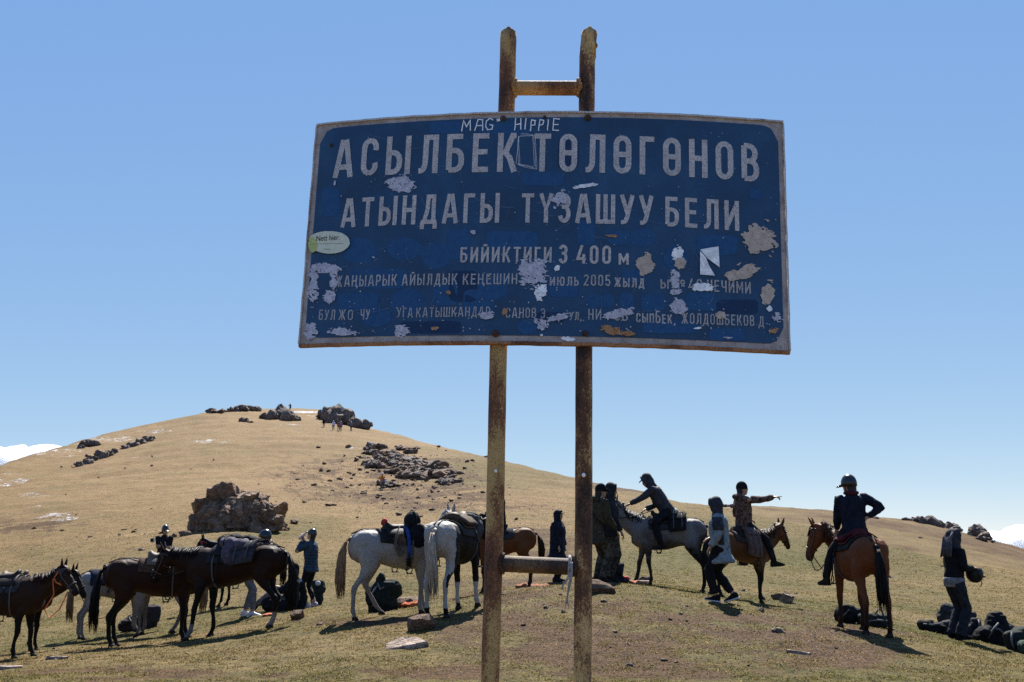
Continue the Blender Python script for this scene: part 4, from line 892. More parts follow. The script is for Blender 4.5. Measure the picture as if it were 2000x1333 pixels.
def drape(h, x0, x1, a0, a1, off, thick, nx=10, na=18, wob=0.0, seed=0):
    off_ = off if callable(off) else (lambda x, a: off); mb = MB(); rg = random.Random(seed); P_, Q_ = [], []
    for i in range(nx+1):
        for j in range(na+1):
            x = x0+(x1-x0)*i/nx; a = a0+(a1-a0)*j/na; o = off_(x, a)+wob*(rg.random()-.5); P_.append(bx(h, x, a, o+thick)); Q_.append(bx(h, x, a, max(.002, o)))
    W = na+1; n = len(P_); F = []
    for i in range(nx):
        for j in range(na):
            k = i*W+j; F += [(k, k+1, k+W+1, k+W), (n+k, n+k+W, n+k+W+1, n+k+1)]
    for i in range(nx):
        k = i*W; F.append((k, k+W, n+k+W, n+k)); k = i*W+na; F.append((k, n+k, n+k+W, k+W))
    for j in range(na):
        F.append((j, n+j, n+j+1, j+1)); k = nx*W+j; F.append((k, k+1, n+k+1, n+k))
    mb.add(P_+Q_, F); return mb
def gear_root(h, name, label, cat, group=None):
    r = h['root']; o = empty(name, r.location, h['th'], label, cat, group); o.scale = r.scale; return o
def saddle(h, label, pad=(.05, .05, .055), seat=(.03, .022, .018), x=.13, stir=True, pad_len=.36, cushion=None, padm=None, hang=75):
    pad = tuple(x*.6 for x in pad); seat = tuple(x*.62 for x in seat); cushion = cushion and tuple(x*.62 for x in cushion)
    g_ = gear_root(h, 'saddle', label, 'saddle', 'saddles on the horses')
    drape(h, x-pad_len, x+.27, -hang, hang, .004, .022, 12, 22, .006).build('saddle_pad', padm or cloth(pad, .95), g_)
    drape(h, x-.24, x+.22, -52, 52, lambda xx, a: .03+.02*max(0, math.cos(R(a*1.6))), .02, 10, 18).build('saddle_flap', plain(seat, .62, .15, name='saddle_leather'), g_)
    mb = MB(); secs = []
    for k in range(13):
        t = k/12; xx = x-.24+.46*t; top = bx(h, xx, 0)[2]; e = .055+.11*max(0, (t-.80)/.2)**1.2+.085*max(0, (.22-t)/.22); w = .14+.02*math.cos(t*6)-.07*max(0, (t-.75)/.25); secs.append(((xx*h['sx'], 0, top+.03), (0, w*(.4 if k in (0, 12) else 1), 0), (0, 0, (e+.02)*(.55 if k in (0, 12) else 1))))
    mb.loft(secs, 16, .8); mb.build('seat', plain(seat, .62, .15, name='saddle_leather'), g_)
    if cushion: drape(h, x-.22, x+.13, -48, 48, .075, .045, 8, 14, .01).build('cushion', cloth(cushion), g_)
    gi_ = MB(); gi_.tube([bx(h, x+.16, a, .030 if abs(a) < 80 else .008) for a in np.linspace(-180, 180, 40)], .014, 5); gi_.build('girth', STRAPG, g_)
    cr = MB(); cr.tube([bx(h, -.34, 12, .010), bx(h, -.52, 9, .012), bx(h, -.69, 10, .02)], .009, 5); cr.tube([bx(h, -.34, -12, .010), bx(h, -.52, -9, .012), bx(h, -.69, -10, .02)], .009, 5); cr.tube([bx(h, -.24, 20, .02), bx(h, -.34, 12, .012)], .009, 5); cr.tube([bx(h, -.24, -20, .02), bx(h, -.34, -12, .012)], .009, 5); cr.build('crupper_strap', LEATHER, g_)
    if stir:
        for sg in (-1, 1):
            st = MB(); a = bx(h, x+.06, sg*58, .055); b = bx(h, x+.08, sg*96, .075); b[2] = .80; st.tube([a, (a+b)/2+(0, sg*.02, 0), b], .011, 5)
            st.tube([b+(.048*math.sin(t)*h['sx'], .0, -.06+.06*math.cos(t)) for t in np.linspace(0, 2*math.pi, 16)], .009, 5); st.box(b+(0, 0, -.118), (.045, .035, .008)); st.build('stirrup', LEATHER, g_)
    return g_
def panniers(h, label, c, x0=-.30, x1=.05, a0=38, a1=92, th=.11, name='saddlebag', m=None):
    g_ = gear_root(h, name, label, 'saddlebag'); m = m or cloth(tuple(x*.62 for x in c), .9)
    for sg in (-1, 1):
        o = drape(h, x0, x1, sg*a0, sg*a1, lambda x, a: .03, th, 8, 8, .02, sg+3); me = remesh(o, .016, 4); link('bag', me, m, g_)
        fl = drape(h, x0-.01, x1+.01, sg*(a0-6), sg*(a0+22), lambda x, a: .035+th, .012, 8, 6); fl.build('flap', m, g_)
        b = MB()
        for xx in (x0+.08, x1-.08): b.tube([bx(h, xx, sg*aa, th+.052) for aa in np.linspace(a0, a1-8, 8)], .010, 4)
        b.build('strap', STRAPG, g_)
    cn = drape(h, x0+.03, x1-.03, -a0, a0, .03, .02, 6, 10); cn.build('yoke', m, g_); return g_
def bundle(h, name, label, c, pts, vox=.018, parent_world=True, cat=None, noise=.014, strap=True, m=None):
    """soft folded thing lying on a horse: balls in horse coordinates"""
    g_ = gear_root(h, name, label, cat or name.replace('_', ' ')); mb = MB()
    for p, r in pts: mb.ball(p, r, 12, 9)
    me = remesh(mb, vox, 3, .5, [(noise, (9, 9, 4), 3), (noise*.6, 22, 5)]); link('cloth', me, m or cloth(tuple(x*.62 for x in c)), g_)
    if strap:
        b = MB(); p, r = pts[0]; r = (r, r, r) if np.isscalar(r) else r; p = np.array(p); b.tube([p+np.array([0, (r[1]+.012)*math.cos(t), (r[2]+.012)*math.sin(t)]) for t in np.linspace(0, 6.283, 20)], .008, 4); b.build('strap', LEATHER, g_)
    return g_
def reins(h, label, end, sag=.12, rad=.007, m=None, both=True):
    g_ = gear_root(h, 'reins', label, 'reins', 'reins of the horses'); mb = MB()
    for sg in ((-1, 1) if both else (1,)):
        a = h['P']+h['A']*.45-h['HU']*.012+h['HS']*sg*.066; e = np.array(end, float)+np.array([0, sg*.04, 0]); mb.tube([a*(1-t)+e*t-Z3*sag*math.sin(math.pi*t)+np.array([0, (-1 if h['HS'][1] < 0 else 1)*sg*.07*math.sin(math.pi*t), 0]) for t in np.linspace(0, 1, 16)], rad, 5)
    mb.build('strap', m or LEATHER, g_); return g_
# coat colourings: colour of the animal itself, by place on the body
def solid(c, points=None, pz=.62, pal=None, socks=(), face=None):
    c = np.array(c, float)*.6; points = None if points is None else np.array(points)*.6; pal = None if pal is None else np.array(pal)*.6; socks = [(a, b, np.array(q)*.62) for a, b, q in socks]; face = None if face is None else np.array(face)*.62
    def f(co, h):
        n = len(co); out = np.tile(c, (n, 1)); d = fbm(co*4, 5, 3)[:, None]; out = out*(1+.18*d)
        if pal is not None:
            w = sstep(.95, .72, co[:, 2])*sstep(.5, .7, co[:, 2]); out = out*(1-w[:, None]*.6)+np.array(pal)*w[:, None]*.6
        if points is not None:
            w = sstep(pz+.18, pz-.1, co[:, 2]+.04*d[:, 0])*(np.abs(co[:, 0]) < .85*h['sx']); out = out*(1-w[:, None])+np.array(points)*w[:, None]
            mu = np.exp(-(np.linalg.norm(co-(h['P']+h['A']*.55), axis=1)/.14)**2)[:, None]; out = out*(1-mu)+np.array(points)*mu
        for key, top, colr in socks:
            fr = co[:, 0] > 0 if key[0] == 'f' else co[:, 0] < 0; lf = co[:, 1] > 0 if key[1] == 'l' else co[:, 1] < 0
            w = (fr & lf & (co[:, 2] < top+.03*d[:, 0]) & (np.abs(co[:, 0]) < .95*h['sx'])); out[w] = colr
        if face is not None:
            q = co-h['P']; u = q@h['A']; v = q@h['HS']; k = q@h['HU']; w = (u > .12) & (u < .46) & (np.abs(v) < .026) & (k > .03); out[w] = face
        return np.clip(out, .003, 1)
    return f
def grey(c, dark, pz=.75, dap=.2, leg=.5):
    c = np.array(c, float)*.62; dark = np.array(dark, float)*.62
    def f(co, h):
        d = fbm(co*3.0, 9, 3); s_ = fbm(co*12, 11, 2); w = np.clip(leg*sstep(pz+.2, .45, co[:, 2])+dap*(d+.45*s_+.1), 0, 1)
        hw = np.exp(-(np.linalg.norm(co-(h['P']+h['A']*.5), axis=1)/.2)**2); w = np.clip(w+.5*hw, 0, 1)[:, None]; return c*(1-w)+dark*w
    return f
def pinto(co, h):
    n = fbm(co*2.2, 31, 3); x, y, z = co[:, 0]/h['sx'], co[:, 1], co[:, 2]
    wh = (y+.03*n > -.17) & (x < -.22+.05*n) & (z > .30); wh |= (x < -.46+.04*n) & (z > .60)
    wh &= ~((y < -.075+.04*n) & (x < -.2) & (z < 1.12) & (x > -.50) & (z > .55)); wh &= ~((z < .62) & (z > .36) & (x > -.56) & (x < -.3))
    wh |= (z < .42+.06*n) & (z > .12); wh |= (x > .1) & (x < .26+.05*n) & (y > 0)
    out = np.where(wh[:, None], np.array([.33, .305, .275])*(1+.12*n[:, None]), np.array([.007, .006, .006])); return np.clip(out, .003, 1)
# ------------------------------------------------------------------ people
def mat_skin(c):
    k = ('skin', c)
    if k in _mats: return _mats[k]
    t = NT('skin'); n = t.noise(25, 4); t.col(t.ramp(n, [(.3, tuple(x*.85 for x in c)), (.7, tuple(x*1.1 for x in c))])); t.rough(.5); t.spec(.35); t.b.inputs['Subsurface Weight'].default_value = .08; t.b.inputs['Subsurface Radius'].default_value = (.02, .008, .004); _mats[k] = t.m; return t.m
SKIN = mat_skin((.30, .175, .115)); SKIN2 = mat_skin((.40, .255, .185))
HELMET = plain((.010, .011, .012), .28, .5, name='glossy_black_helmet'); HAIRB = plain((.015, .011, .009), .6, .3, name='dark_hair')
def ik(a, b, l1, l2, pole):
    a, b, pole = (np.asarray(q, float) for q in (a, b, pole)); d = b-a; L = np.linalg.norm(d); L2 = min(L, (l1+l2)*.995); u = d/(L+1e-9); b = a+u*L2
    x = (l1*l1-l2*l2+L2*L2)/(2*L2); h = math.sqrt(max(0, l1*l1-x*x)); p = pole-u*pole.dot(u); p = p/(np.linalg.norm(p)+1e-9); return a+u*x+p*h, b
def seg_loft(mb, pts, rads, n=12):
    pts = [np.asarray(p, float) for p in pts]; secs = []
    for i, p in enumerate(pts):
        T = nrm(pts[min(i+1, len(pts)-1)]-pts[max(0, i-1)]); k = X3 if abs(T[0]) < .8 else Z3; U = nrm(k-T*k.dot(T)); S = np.cross(T, U); r = rads[i]; r = (r, r) if np.isscalar(r) else r; secs.append((p, S*r[0], U*r[1]))
    mb.loft(secs, n)
def lerp(a, b, t): return np.asarray(a, float)*(1-t)+np.asarray(b, float)*t
def limb(mb, a, b, c, ra, rb, rc, rd=None, n=12, extra=0.0):
    rd = rd or rc; pts = [lerp(a, b, 0), lerp(a, b, .35), lerp(a, b, .75), b, lerp(b, c, .25), lerp(b, c, .7), lerp(b, c, 1)]; seg_loft(mb, pts, [ra, ra*.6+rb*.4, rb*1.0, rb, rc*1.12, rc*.95, rd], n)
def person(name, label, loc, head, H=1.72, pose=None, jacket=None, hem=.0, trousers=None, loose=1.0, shoes=None, gear='hood', gearm=None, hairm=None, skin=SKIN, group=None, res=1.0, sole=None, gloves=None, scarf=None, bulk=1.0, feet=True, hood_down=False, cuffs=None):
    o = empty(name, loc, R(head), label, 'person', group); k = H/1.72; o.scale = (k, k, k); p = dict(pose or {})
    pel = np.array(p.get('pelvis', (0, 0, .93)), float); sp_ = nrm(p.get('spine', (0.02, 0, 1))); yaw = R(p.get('yaw', 0)); L0 = Y3; L1 = np.array([-math.sin(yaw), math.cos(yaw), 0]); L1 = nrm(L1-sp_*L1.dot(sp_)); F1 = np.cross(L1, sp_)
    chest = pel+sp_*.36; nb = pel+sp_*.52+F1*.0; F0 = np.cross(L0, sp_)
    hv = p.get('look', (1, 0, 0)); hv = nrm(hv); hu = nrm(p.get('headup', (0.0, 0, 1))); hu = nrm(hu-hv*hu.dot(hv)); hl = np.cross(hu, hv); hc = nb+nrm(lerp(sp_, hu, .5))*.165+hv*.025
    sh = {1: pel+sp_*.475+L1*.185, -1: pel+sp_*.475-L1*.185}; hip = {1: pel+L0*.095-sp_*.03, -1: pel-L0*.095-sp_*.03}
    wr = {1: p.get('wl', pel+L1*.26+np.array([.05, 0, -.10])), -1: p.get('wr', pel-L1*.26+np.array([.05, 0, -.10]))}
    ep = {1: p.get('el', (-.8, .5, -.2)), -1: p.get('er', (-.8, -.5, -.2))}; an = {1: p.get('al', (-.02, .11, .085)), -1: p.get('ar', (-.02, -.11, .085))}; kp = {1: p.get('kl', (1, .1, 0)), -1: p.get('kr', (1, -.1, 0))}; ft = {1: p.get('fl', (1, .2, 0)), -1: p.get('fr', (1, -.2, 0))}
    arm, leg = {}, {}
    for s in (1, -1):
        e, w = ik(sh[s], wr[s], .285, .265, ep[s]); arm[s] = (sh[s], e, w); kn, a = ik(hip[s], an[s], .43, .43, kp[s]); leg[s] = (hip[s], kn, a)
    def torso(mb, secs, n=18, pw=.9):
        q = []
        for h_, w, d, f in secs:
            t = min(1, max(0, h_/.45)); Lv = nrm(lerp(L0, L1, t)); Fv = np.cross(Lv, sp_); q.append((pel+sp_*h_+Fv*f, Lv*w*bulk, Fv*d*bulk))
        mb.loft(q, n, pw)
    # the body: one continuous figure
    mb = MB(); torso(mb, [(-.12, .10, .09, 0), (-.06, .155, .115, 0), (.03, .16, .12, 0), (.14, .145, .11, 0), (.28, .165, .12, .01), (.40, .175, .115, .0), (.47, .14, .09, 0), (.51, .06, .06, 0)])
    for s in (1, -1):
        limb(mb, *arm[s], .055, .043, .040, .028); limb(mb, *leg[s], .085, .058, .052, .040); fd = nrm(np.array(ft[s], float)); a = leg[s][2]; seg_loft(mb, [a+(0, 0, .03), a-Z3*.02, a-Z3*.045+fd*.06, a-Z3*.055+fd*.14], [.04, .042, (.038, .028), (.03, .02)], 8)
    seg_loft(mb, [nb-sp_*.04, nb+sp_*.03, hc-hu*.07], [.062, .056, .055], 10)
    HS_ = [(-.125, .022, .022, .045), (-.105, .045, .050, .035), (-.07, .060, .075, .018), (-.02, .070, .090, .004), (.03, .075, .097, -.004), (.07, .070, .092, -.008), (.10, .050, .068, -.010), (.118, .020, .03, -.010)]
    mb.loft([(hc+hu*z+hv*f, hl*w, hv*d) for z, w, d, f in HS_], 16)
    mb.loft([(hc+hv*.085+hu*.02, hl*.010, hu*.012), (hc+hv*.108-hu*.015, hl*.015, hu*.014), (hc+hv*.112-hu*.03, hl*.014, hu*.008)], 8)        # nose
    mb.loft([(hc+hv*.082-hu*.066, hl*.026, hu*.010), (hc+hv*.098-hu*.066, hl*.018, hu*.009)], 8)                                             # lips
    for s in (1, -1): mb.ball(hc+hl*s*.074-hv*.005-hu*.01, (.018, .012, .032), 8, 5)
    me = remesh(mb, .0135*(1 if res <= 1 else res), 2, .4)
    hb = MB(); fing = MB()
    for s in (1, -1):
        sh_, e, w = arm[s]; d = nrm(w-e); hd = p.get('hdl' if s > 0 else 'hdr'); d = nrm(hd) if hd is not None else d
        pn = nrm(np.cross(d, L1 if abs(d.dot(L1)) < .9 else Z3)); sd = np.cross(d, pn)
        hb.loft([(w-d*.02, sd*.026, pn*.022), (w+d*.03, sd*.034, pn*.018), (w+d*.085, sd*.040, pn*.014), (w+d*.098, sd*.036, pn*.010)], 8)
        if res <= 1.01:
            cu = p.get('curl_l' if s > 0 else 'curl_r', .6); pt = p.get('point') == s
            for i, (off, ln) in enumerate(((.030, .072), (.010, .080), (-.010, .074), (-.029, .058))):
                c = .05 if (pt and i == 0) else (1.5 if pt else cu); q = [w+d*.085+sd*off]; dd = d
                for m_, f in ((.45, c*.5), (.32, c), (.23, c)): dd = nrm(dd*math.cos(f)-pn*math.sin(f)*(1)); q.append(q[-1]+dd*ln*m_)
                hb.tube(q, [.0095, .009, .008, .006], 6)
            hb.tube([w+d*.025+sd*.030, w+d*.055+sd*.052-pn*.012, w+d*.085+sd*.054-pn*.022], [.012, .010, .007], 6)
    if gloves is None: join_mesh(me, hb)
    body = link('body', me, skin, o)
    if gloves is not None: hb.build('gloves', gloves, o)
    if res <= 1.01:
        for s in (1, -1): q = MB(); q.ball(hc+hv*.082+hl*s*.031+hu*.012, (.011, .011, .010), 8, 6); q.build('eye', EYE, o)
    # clothes
    v = .0165*res
    if trousers is not None:
        mb = MB(); torso(mb, [(-.14, .10, .10, 0), (-.08, .172*min(loose, 1.1), .132, -.005), (0, .172, .130, -.005), (.10, .160, .122, 0)])
        fl = p.get('flare', 0)
        for s in (1, -1):
            h_, kn, a = leg[s]; a2 = a+nrm(kn-a)*p.get('trouser_gap', .02)
            pts = [h_, lerp(h_, kn, .35), lerp(h_, kn, .8), kn, lerp(kn, a2, .3), lerp(kn, a2, .75), a2]; seg_loft(mb, pts, [.108*loose, .098*loose, .076*loose, .070*loose, .068*loose+fl*.3, .060*loose+fl*.7, .056*loose+fl], 12)
        link('trousers', remesh(mb, v, 3, .5, [(.008*loose, (12, 12, 6), 12), (.004, 28, 14)] if res <= 1.3 else None), trousers, o)
    if feet:
        sm = shoes or LEATHER
        for s in (1, -1):
            a = leg[s][2]; fd = nrm(np.array(ft[s], float)); sdv = nrm(np.cross(Z3 if abs(fd[2]) < .9 else X3, fd)); up = np.cross(fd, sdv); b = a-up*.065
            q = MB(); q.loft([(b-fd*.075+up*.035, sdv*.026, up*.030), (b-fd*.055+up*.045, sdv*.042, up*.055), (b+up*.055, sdv*.046, up*.062), (b+fd*.06+up*.030, sdv*.046, up*.040), (b+fd*.13+up*.018, sdv*.046, up*.027), (b+fd*.175+up*.012, sdv*.034, up*.018), (b+fd*.19+up*.008, sdv*.012, up*.010)], 12, .85)
            if p.get('boot'): q.loft([(b+up*.05, sdv*.05, fd*.055), (a+nrm(leg[s][1]-a)*.12, sdv*.056, fd*.060), (a+nrm(leg[s][1]-a)*p['boot'], sdv*.062, fd*.064)], 12)
            so = q.build('shoe', sm, o)
            q = MB(); q.loft([(b-fd*.08-up*.008, sdv*.028, up*.016), (b-fd*.05-up*.008, sdv*.044, up*.018), (b+fd*.06-up*.010, sdv*.047, up*.014), (b+fd*.14-up*.008, sdv*.047, up*.013), (b+fd*.19-up*.002, sdv*.022, up*.011)], 10, .7); q.build('sole', sole or LEATHER, so)
    if jacket is not None:
        mb = MB(); b0 = hem
        torso(mb, [(b0-.10, .175+max(0, -b0)*.14, .150+max(0, -b0)*.20, 0), (b0-.06, .190+max(0, -b0)*.14, .160+max(0, -b0)*.20, 0), (min(.03, b0+.05), .184, .148, 0), (.14, .178, .142, .005), (.28, .198, .150, .012), (.40, .205, .142, .004), (.465, .175, .118, -.004), (.515, .092, .090, .0), (.55, .078, .080, .005)])
        for s in (1, -1):
            sh_, e, w = arm[s]; w2 = lerp(e, w, .97); seg_loft(mb, [lerp(sh_, pel+sp_*.45, .25), sh_, lerp(sh_, e, .4), lerp(sh_, e, .85), e, lerp(e, w2, .3), lerp(e, w2, .8), w2], [.075*bulk, .080*bulk, .074*bulk, .066*bulk, .064*bulk, .064*bulk, .054*bulk, .048*bulk], 12)
        if gear == 'hood' and not p.get('sephood'):
            pass
        link('jacket', remesh(mb, v, 3, .5, [(.009, (10, 10, 7), 2), (.005, 24, 4)] if res <= 1.3 else None), jacket, o)
        if hood_down:
            q = MB(); q.ball(nb+sp_*.01-F1*.085, (.09, .13, .075), 12, 8); link('hood', remesh(q, .016, 3, .5, [(.01, 14, 5)]), jacket, o)
    gm = gearm or jacket or HELMET
    if gear == 'hood':
        q = MB(); q.loft([(nb-sp_*.02+F1*.005, L1*.115, F1*.105), (nb+sp_*.05, hl*.100, hv*.098), (hc-hu*.06-hv*.028, hl*.098, hv*.098), (hc-hu*.0-hv*.030, hl*.103, hv*.104), (hc+hu*.06-hv*.026, hl*.100, hv*.108), (hc+hu*.115-hv*.020, hl*.078, hv*.088), (hc+hu*.15-hv*.02, hl*.03, hv*.04)], 18)
        q2 = MB(); a_ = [hc+hl*.104*math.cos(t)+hu*(.015+.115*math.sin(t))+hv*(.072 if math.sin(t) > -.2 else .05) for t in np.linspace(R(-60), R(240), 20)]; q2.tube(a_, .018, 6); q.v += []; q.add(q2.v, q2.f)
        link('hood', remesh(q, .0155*min(res, 1.5), 3, .5, [(.007, 14, 8)]), gm, o)
        if p.get('peak'): q = MB(); q.loft([(hc+hv*.07+hu*.065, hl*.075, hu*.014), (hc+hv*.125+hu*.055, hl*.062, hu*.010), (hc+hv*.155+hu*.045, hl*.035, hu*.007)], 12); q.build('cap_peak', LEATHER, o)
    elif gear in ('helmet', 'cap', 'beanie'):
        e = {'helmet': 1.27, 'cap': 1.08, 'beanie': 1.13}[gear]; q = MB(); rs = []
        for k_ in range(8):
            t = k_/7*math.pi/2; r_ = math.cos(t); z = math.sin(t); c = hc+hu*(.022+.118*(e-.08)*z)-hv*.006; rs.append([c+(hl*.080*math.cos(a)*e+hv*.102*math.sin(a)*e*.97)*max(r_, .02) for a in np.linspace(0, 2*math.pi, 20, endpoint=False)])
        lo = [hc-hu*(.030 if gear == 'helmet' else .012)+(np.array(pnt)-rs[0][0]*0-hc-hu*.022)*.985 for pnt in rs[0]]; q.rings([lo]+rs); hm = q.build(gear, HELMET if gear == 'helmet' and gearm is None else gm, o)
        if gear != 'beanie':
            q = MB(); z = -.005 if gear == 'helmet' else .035; q.loft([(hc+hv*.085*e+hu*z, hl*.070*e, hu*.016), (hc+hv*.125*e+hu*(z-.012), hl*.058*e, hu*.010), (hc+hv*.155*e+hu*(z-.022), hl*.03*e, hu*.006)], 12); q.build('brim', HELMET if gear == 'helmet' else gm, hm)
        if gear == 'helmet':
            q = MB(); q.tube([hc+hl*.088*math.cos(t)+hu*(-.02+.115*math.sin(t))+hv*.02 for t in np.linspace(math.pi, 2*math.pi, 14)], .008, 5); q.build('chin_strap', LEATHER, hm)
    if hairm is not None:
        q = MB(); q.loft([(nb+sp_*.0-hv*.03, hl*.075, hv*.05), (hc-hu*.09-hv*.05, hl*.082, hv*.055), (hc-hu*.02-hv*.035, hl*.086, hv*.075), (hc+hu*.03-hv*.03, hl*.082, hv*.075)], 14); link('hair', remesh(q, .014, 3, .5, [(.006, (20, 20, 6), 3)]), hairm, o)
    if scarf is not None:
        q = MB(); q.tube([nb+sp_*.035+(L1*math.cos(t)+F1*math.sin(t))*.085 for t in np.linspace(0, 2*math.pi, 16)], .032, 8); link('scarf', remesh(q, .014, 2, .5, [(.008, 20, 3)]), scarf, o)
    return dict(root=o, arm=arm, leg=leg, hc=hc, hv=hv, hu=hu, hl=hl, k=k, pel=pel, sp=sp_, L1=L1, F1=F1, nb=nb)
def W_of(r, q):
    o = r['root']; c, s = math.cos(o.rotation_euler.z), math.sin(o.rotation_euler.z); k = o.scale[0]; l = o.location; return np.array([l[0]+k*(q[0]*c-q[1]*s), l[1]+k*(q[0]*s+q[1]*c), l[2]+k*q[2]])
def foot_at(px, py, Y=None):
    if Y is None: return hit(px, py)
    q = at(px, py, Y); q[2] = gz(q[0], q[1]); return q
# ------------------------------------------------------------------ the herd
BAYD = (.026, .013, .008)
h1 = horse('bay_horse', 'dark brown horse at the left edge with an orange cord looped at its neck', -2, 1180, 16.4, 6, .93, 1.0, (.98, -.05, 1.50), (1.28, -.12, 1.13), {'fl': (.10, .0, 0, 0), 'fr': (-.12, .02, 0, 0)}, solid((0.048, 0.021, 0.011), (0.012, 0.009, 0.008), .70), (0.035, 0.018, 0.011), bridle=STRAPG)
saddle(h1, 'black leather saddle with grey girth on the leftmost brown horse', x=.10)
cd = gear_root(h1, 'halter_cord', 'bright orange halter cord hanging under the neck of the leftmost horse', 'cord'); q = MB(); P_, A_, U_, S_ = h1['P'], h1['A'], h1['HU'], h1['HS']
q.tube([P_+A_*.05+S_*.11, P_+A_*.1-U_*.16+S_*.10, P_+np.array([-.02, -.16, -.42]), P_+np.array([-.14, -.20, -.66]), P_+np.array([-.05, -.20, -.80]), P_+np.array([.10, -.18, -.66]), P_+A_*.42-U_*.08+S_*.06], .011, 6); q.tube([P_+A_*.08-U_*.13+S_*.09, P_+A_*.16-U_*.15+S_*.07, P_+A_*.25-U_*.10+S_*.07], .015, 6); q.build('cord', ORSTRAP, cd)
h2 = horse('dark_horse', 'dark bay horse mostly hidden behind the leftmost horse with only its head clear', 22, 1170, 18.3, 4, .95, 1.0, (1.06, -.02, 1.44), (1.34, -.06, 1.03), None, solid((0.03, 0.015, 0.01), (0.01, 0.008, 0.007), .7), vox=.018)
saddle(h2, 'worn saddle with a sheepskin cushion on the dark horse behind the leftmost horse', seat=(0.12, 0.08, 0.05), cushion=(0.3, 0.24, 0.18), x=.05)
reins(h2, 'slack lead rope sagging from the muzzle of the dark horse toward the white horse', (1.95, .1, .86), .34, .008, LEATHERB, False)
h3 = horse('white_horse', 'white horse with a navy blanket standing behind the bay horse with the long black tail', 222, 1170, 20.5, 28, .93, 1.0, (1.0, 0, 1.45), (1.25, 0, 1.05), {'hl': (-.05, 0, 0, 0)}, grey((0.4, 0.37, 0.34), (0.17, 0.12, 0.09), .6, .15, .35), (0.35, 0.24, 0.14), (0.3, 0.17, 0.09), vox=.018)
saddle(h3, 'saddle with a hanging navy blanket on the white horse', (0.028, 0.032, 0.052), x=-.02, pad_len=.50, hang=95)
h4 = horse('bay_horse', 'dark bay horse seen from behind its hip with a long black tail', 300, 1165, 17.3, 16, 1.03, 1.05, (1.12, .25, 1.50), (1.42, .3, 1.15), {'hl': (.06, 0, 0, 0), 'hr': (.0, 0, 0, 0), 'fl': (.05, .0, 0, 0)}, solid((0.04, 0.014, 0.007), (0.01, 0.008, 0.007), .62), (0.01, 0.008, 0.008), tail_len=1.02, vox=.0155)
saddle(h4, 'pale wooden framed saddle on the dark bay horse with the long tail', (0.1, 0.055, 0.035), (0.17, 0.135, 0.1), x=.12)
h5 = horse('black_bay_horse', 'large nearly black bay horse in profile with lowered head and coats piled on its saddle', 462, 1150, 16.7, 166, .985, 1.20, (1.20, .03, 1.31), (1.42, .06, .87), {'fl': (.20, .02, 0, 0), 'fr': (-.08, 0, 0, 0), 'hl': (-.05, 0, 0, 0), 'hr': (.10, 0, 0, 0)}, solid((0.03, 0.011, 0.006), (0.009, 0.007, 0.006), .72, None, [('hl', .36, (0.34, 0.29, 0.26)), ('fl', .13, (0.25, 0.21, 0.19))], (0.3, 0.27, 0.25)), (0.012, 0.009, 0.008), tail_len=.96, mane_side=-1, bridle=LEATHERB)
saddle(h5, 'black saddle under piled coats on the nearly black bay horse', (0.03, 0.03, 0.033), (0.018, 0.015, 0.014), x=.10)
panniers(h5, 'charcoal saddlebags hanging behind the saddle of the nearly black horse', (0.055, 0.052, 0.06), -.36, -.02, 30, 88, .09)
bundle(h5, 'coat', 'faded purple grey fleece coat bundled over the saddle of the nearly black horse', (0.115, 0.1, 0.135), [((.10, .16, 1.44), (0.15, 0.16, 0.1)), ((.05, .27, 1.26), (0.12, 0.09, 0.17)), ((-.12, .12, 1.42), (0.15, 0.18, 0.09))], cat='coat')
bundle(h5, 'black_pack', 'black duffel roll strapped in front of the purple grey coat', (0.02, 0.02, 0.022), [((.24, .0, 1.47), (0.1, 0.22, 0.1)), ((.12, -.08, 1.50), (0.12, 0.2, 0.1))], cat='bag')
h6 = horse('black_horse', 'black horse behind the large bay with a red headpiece and level neck', 482, 1130, 24.0, 178, 1.0, 1.0, (1.02, .02, 1.46), (1.26, .04, 1.10), {'fl': (.1, 0, 0, 0)}, solid((0.015, 0.012, 0.011), (0.008, 0.007, 0.007), .6), (0.008, 0.008, 0.008), vox=.018, bridle=plain((0.3, 0.05, 0.035), .7, .3, name='red_webbing'))
saddle(h6, 'saddle with pale rim on the black horse behind the large bay', seat=(0.16, 0.11, 0.08), x=.22)
bundle(h6, 'rope_pile', 'black coiled rope and jacket on the back of the black horse', (0.018, 0.018, 0.02), [((.0, 0, 1.48), (0.2, 0.2, 0.09)), ((-.22, 0, 1.44), (0.16, 0.2, 0.08))], cat='bundle')
h7 = horse('pale_horse', 'pale legged horse with a straw tail standing behind the dark bay horses', 322, 1160, 19.8, 178, .92, 1.0, (1.0, 0, 1.25), (1.2, 0, .85), {'fl': (.0, 0, 0, 0), 'hl': (.30, 0, 0, 0), 'hr': (.40, 0, 0, 0)}, grey((0.33, 0.29, 0.25), (0.1, 0.065, 0.045), .5, .2, .4), (0.25, 0.16, 0.09), (0.34, 0.21, 0.1), vox=.018, tail_sw=.1)
h8 = horse('white_horse', 'dusty white horse facing right with a tall black saddle beside the pinto', 768, 1130, 15.9, 26, .97, 1.02, (1.06, .28, 1.60), (1.34, .42, 1.28), {'hl': (.42, 0, .02, -.03), 'hr': (-.10, 0, 0, 0), 'fr': (-.06, 0, 0, 0), 'fl': (.12, 0, 0, 0)}, grey((0.46, 0.43, 0.39), (0.19, 0.135, 0.1), .62, .16, .45), (0.4839, 0.4435, 0.3952), (0.3, 0.18, 0.1), tail_len=.92)
saddle(h8, 'black saddle with rope coils on the dusty white horse', (0.025, 0.022, 0.022), (0.02, 0.016, 0.015), x=.06)
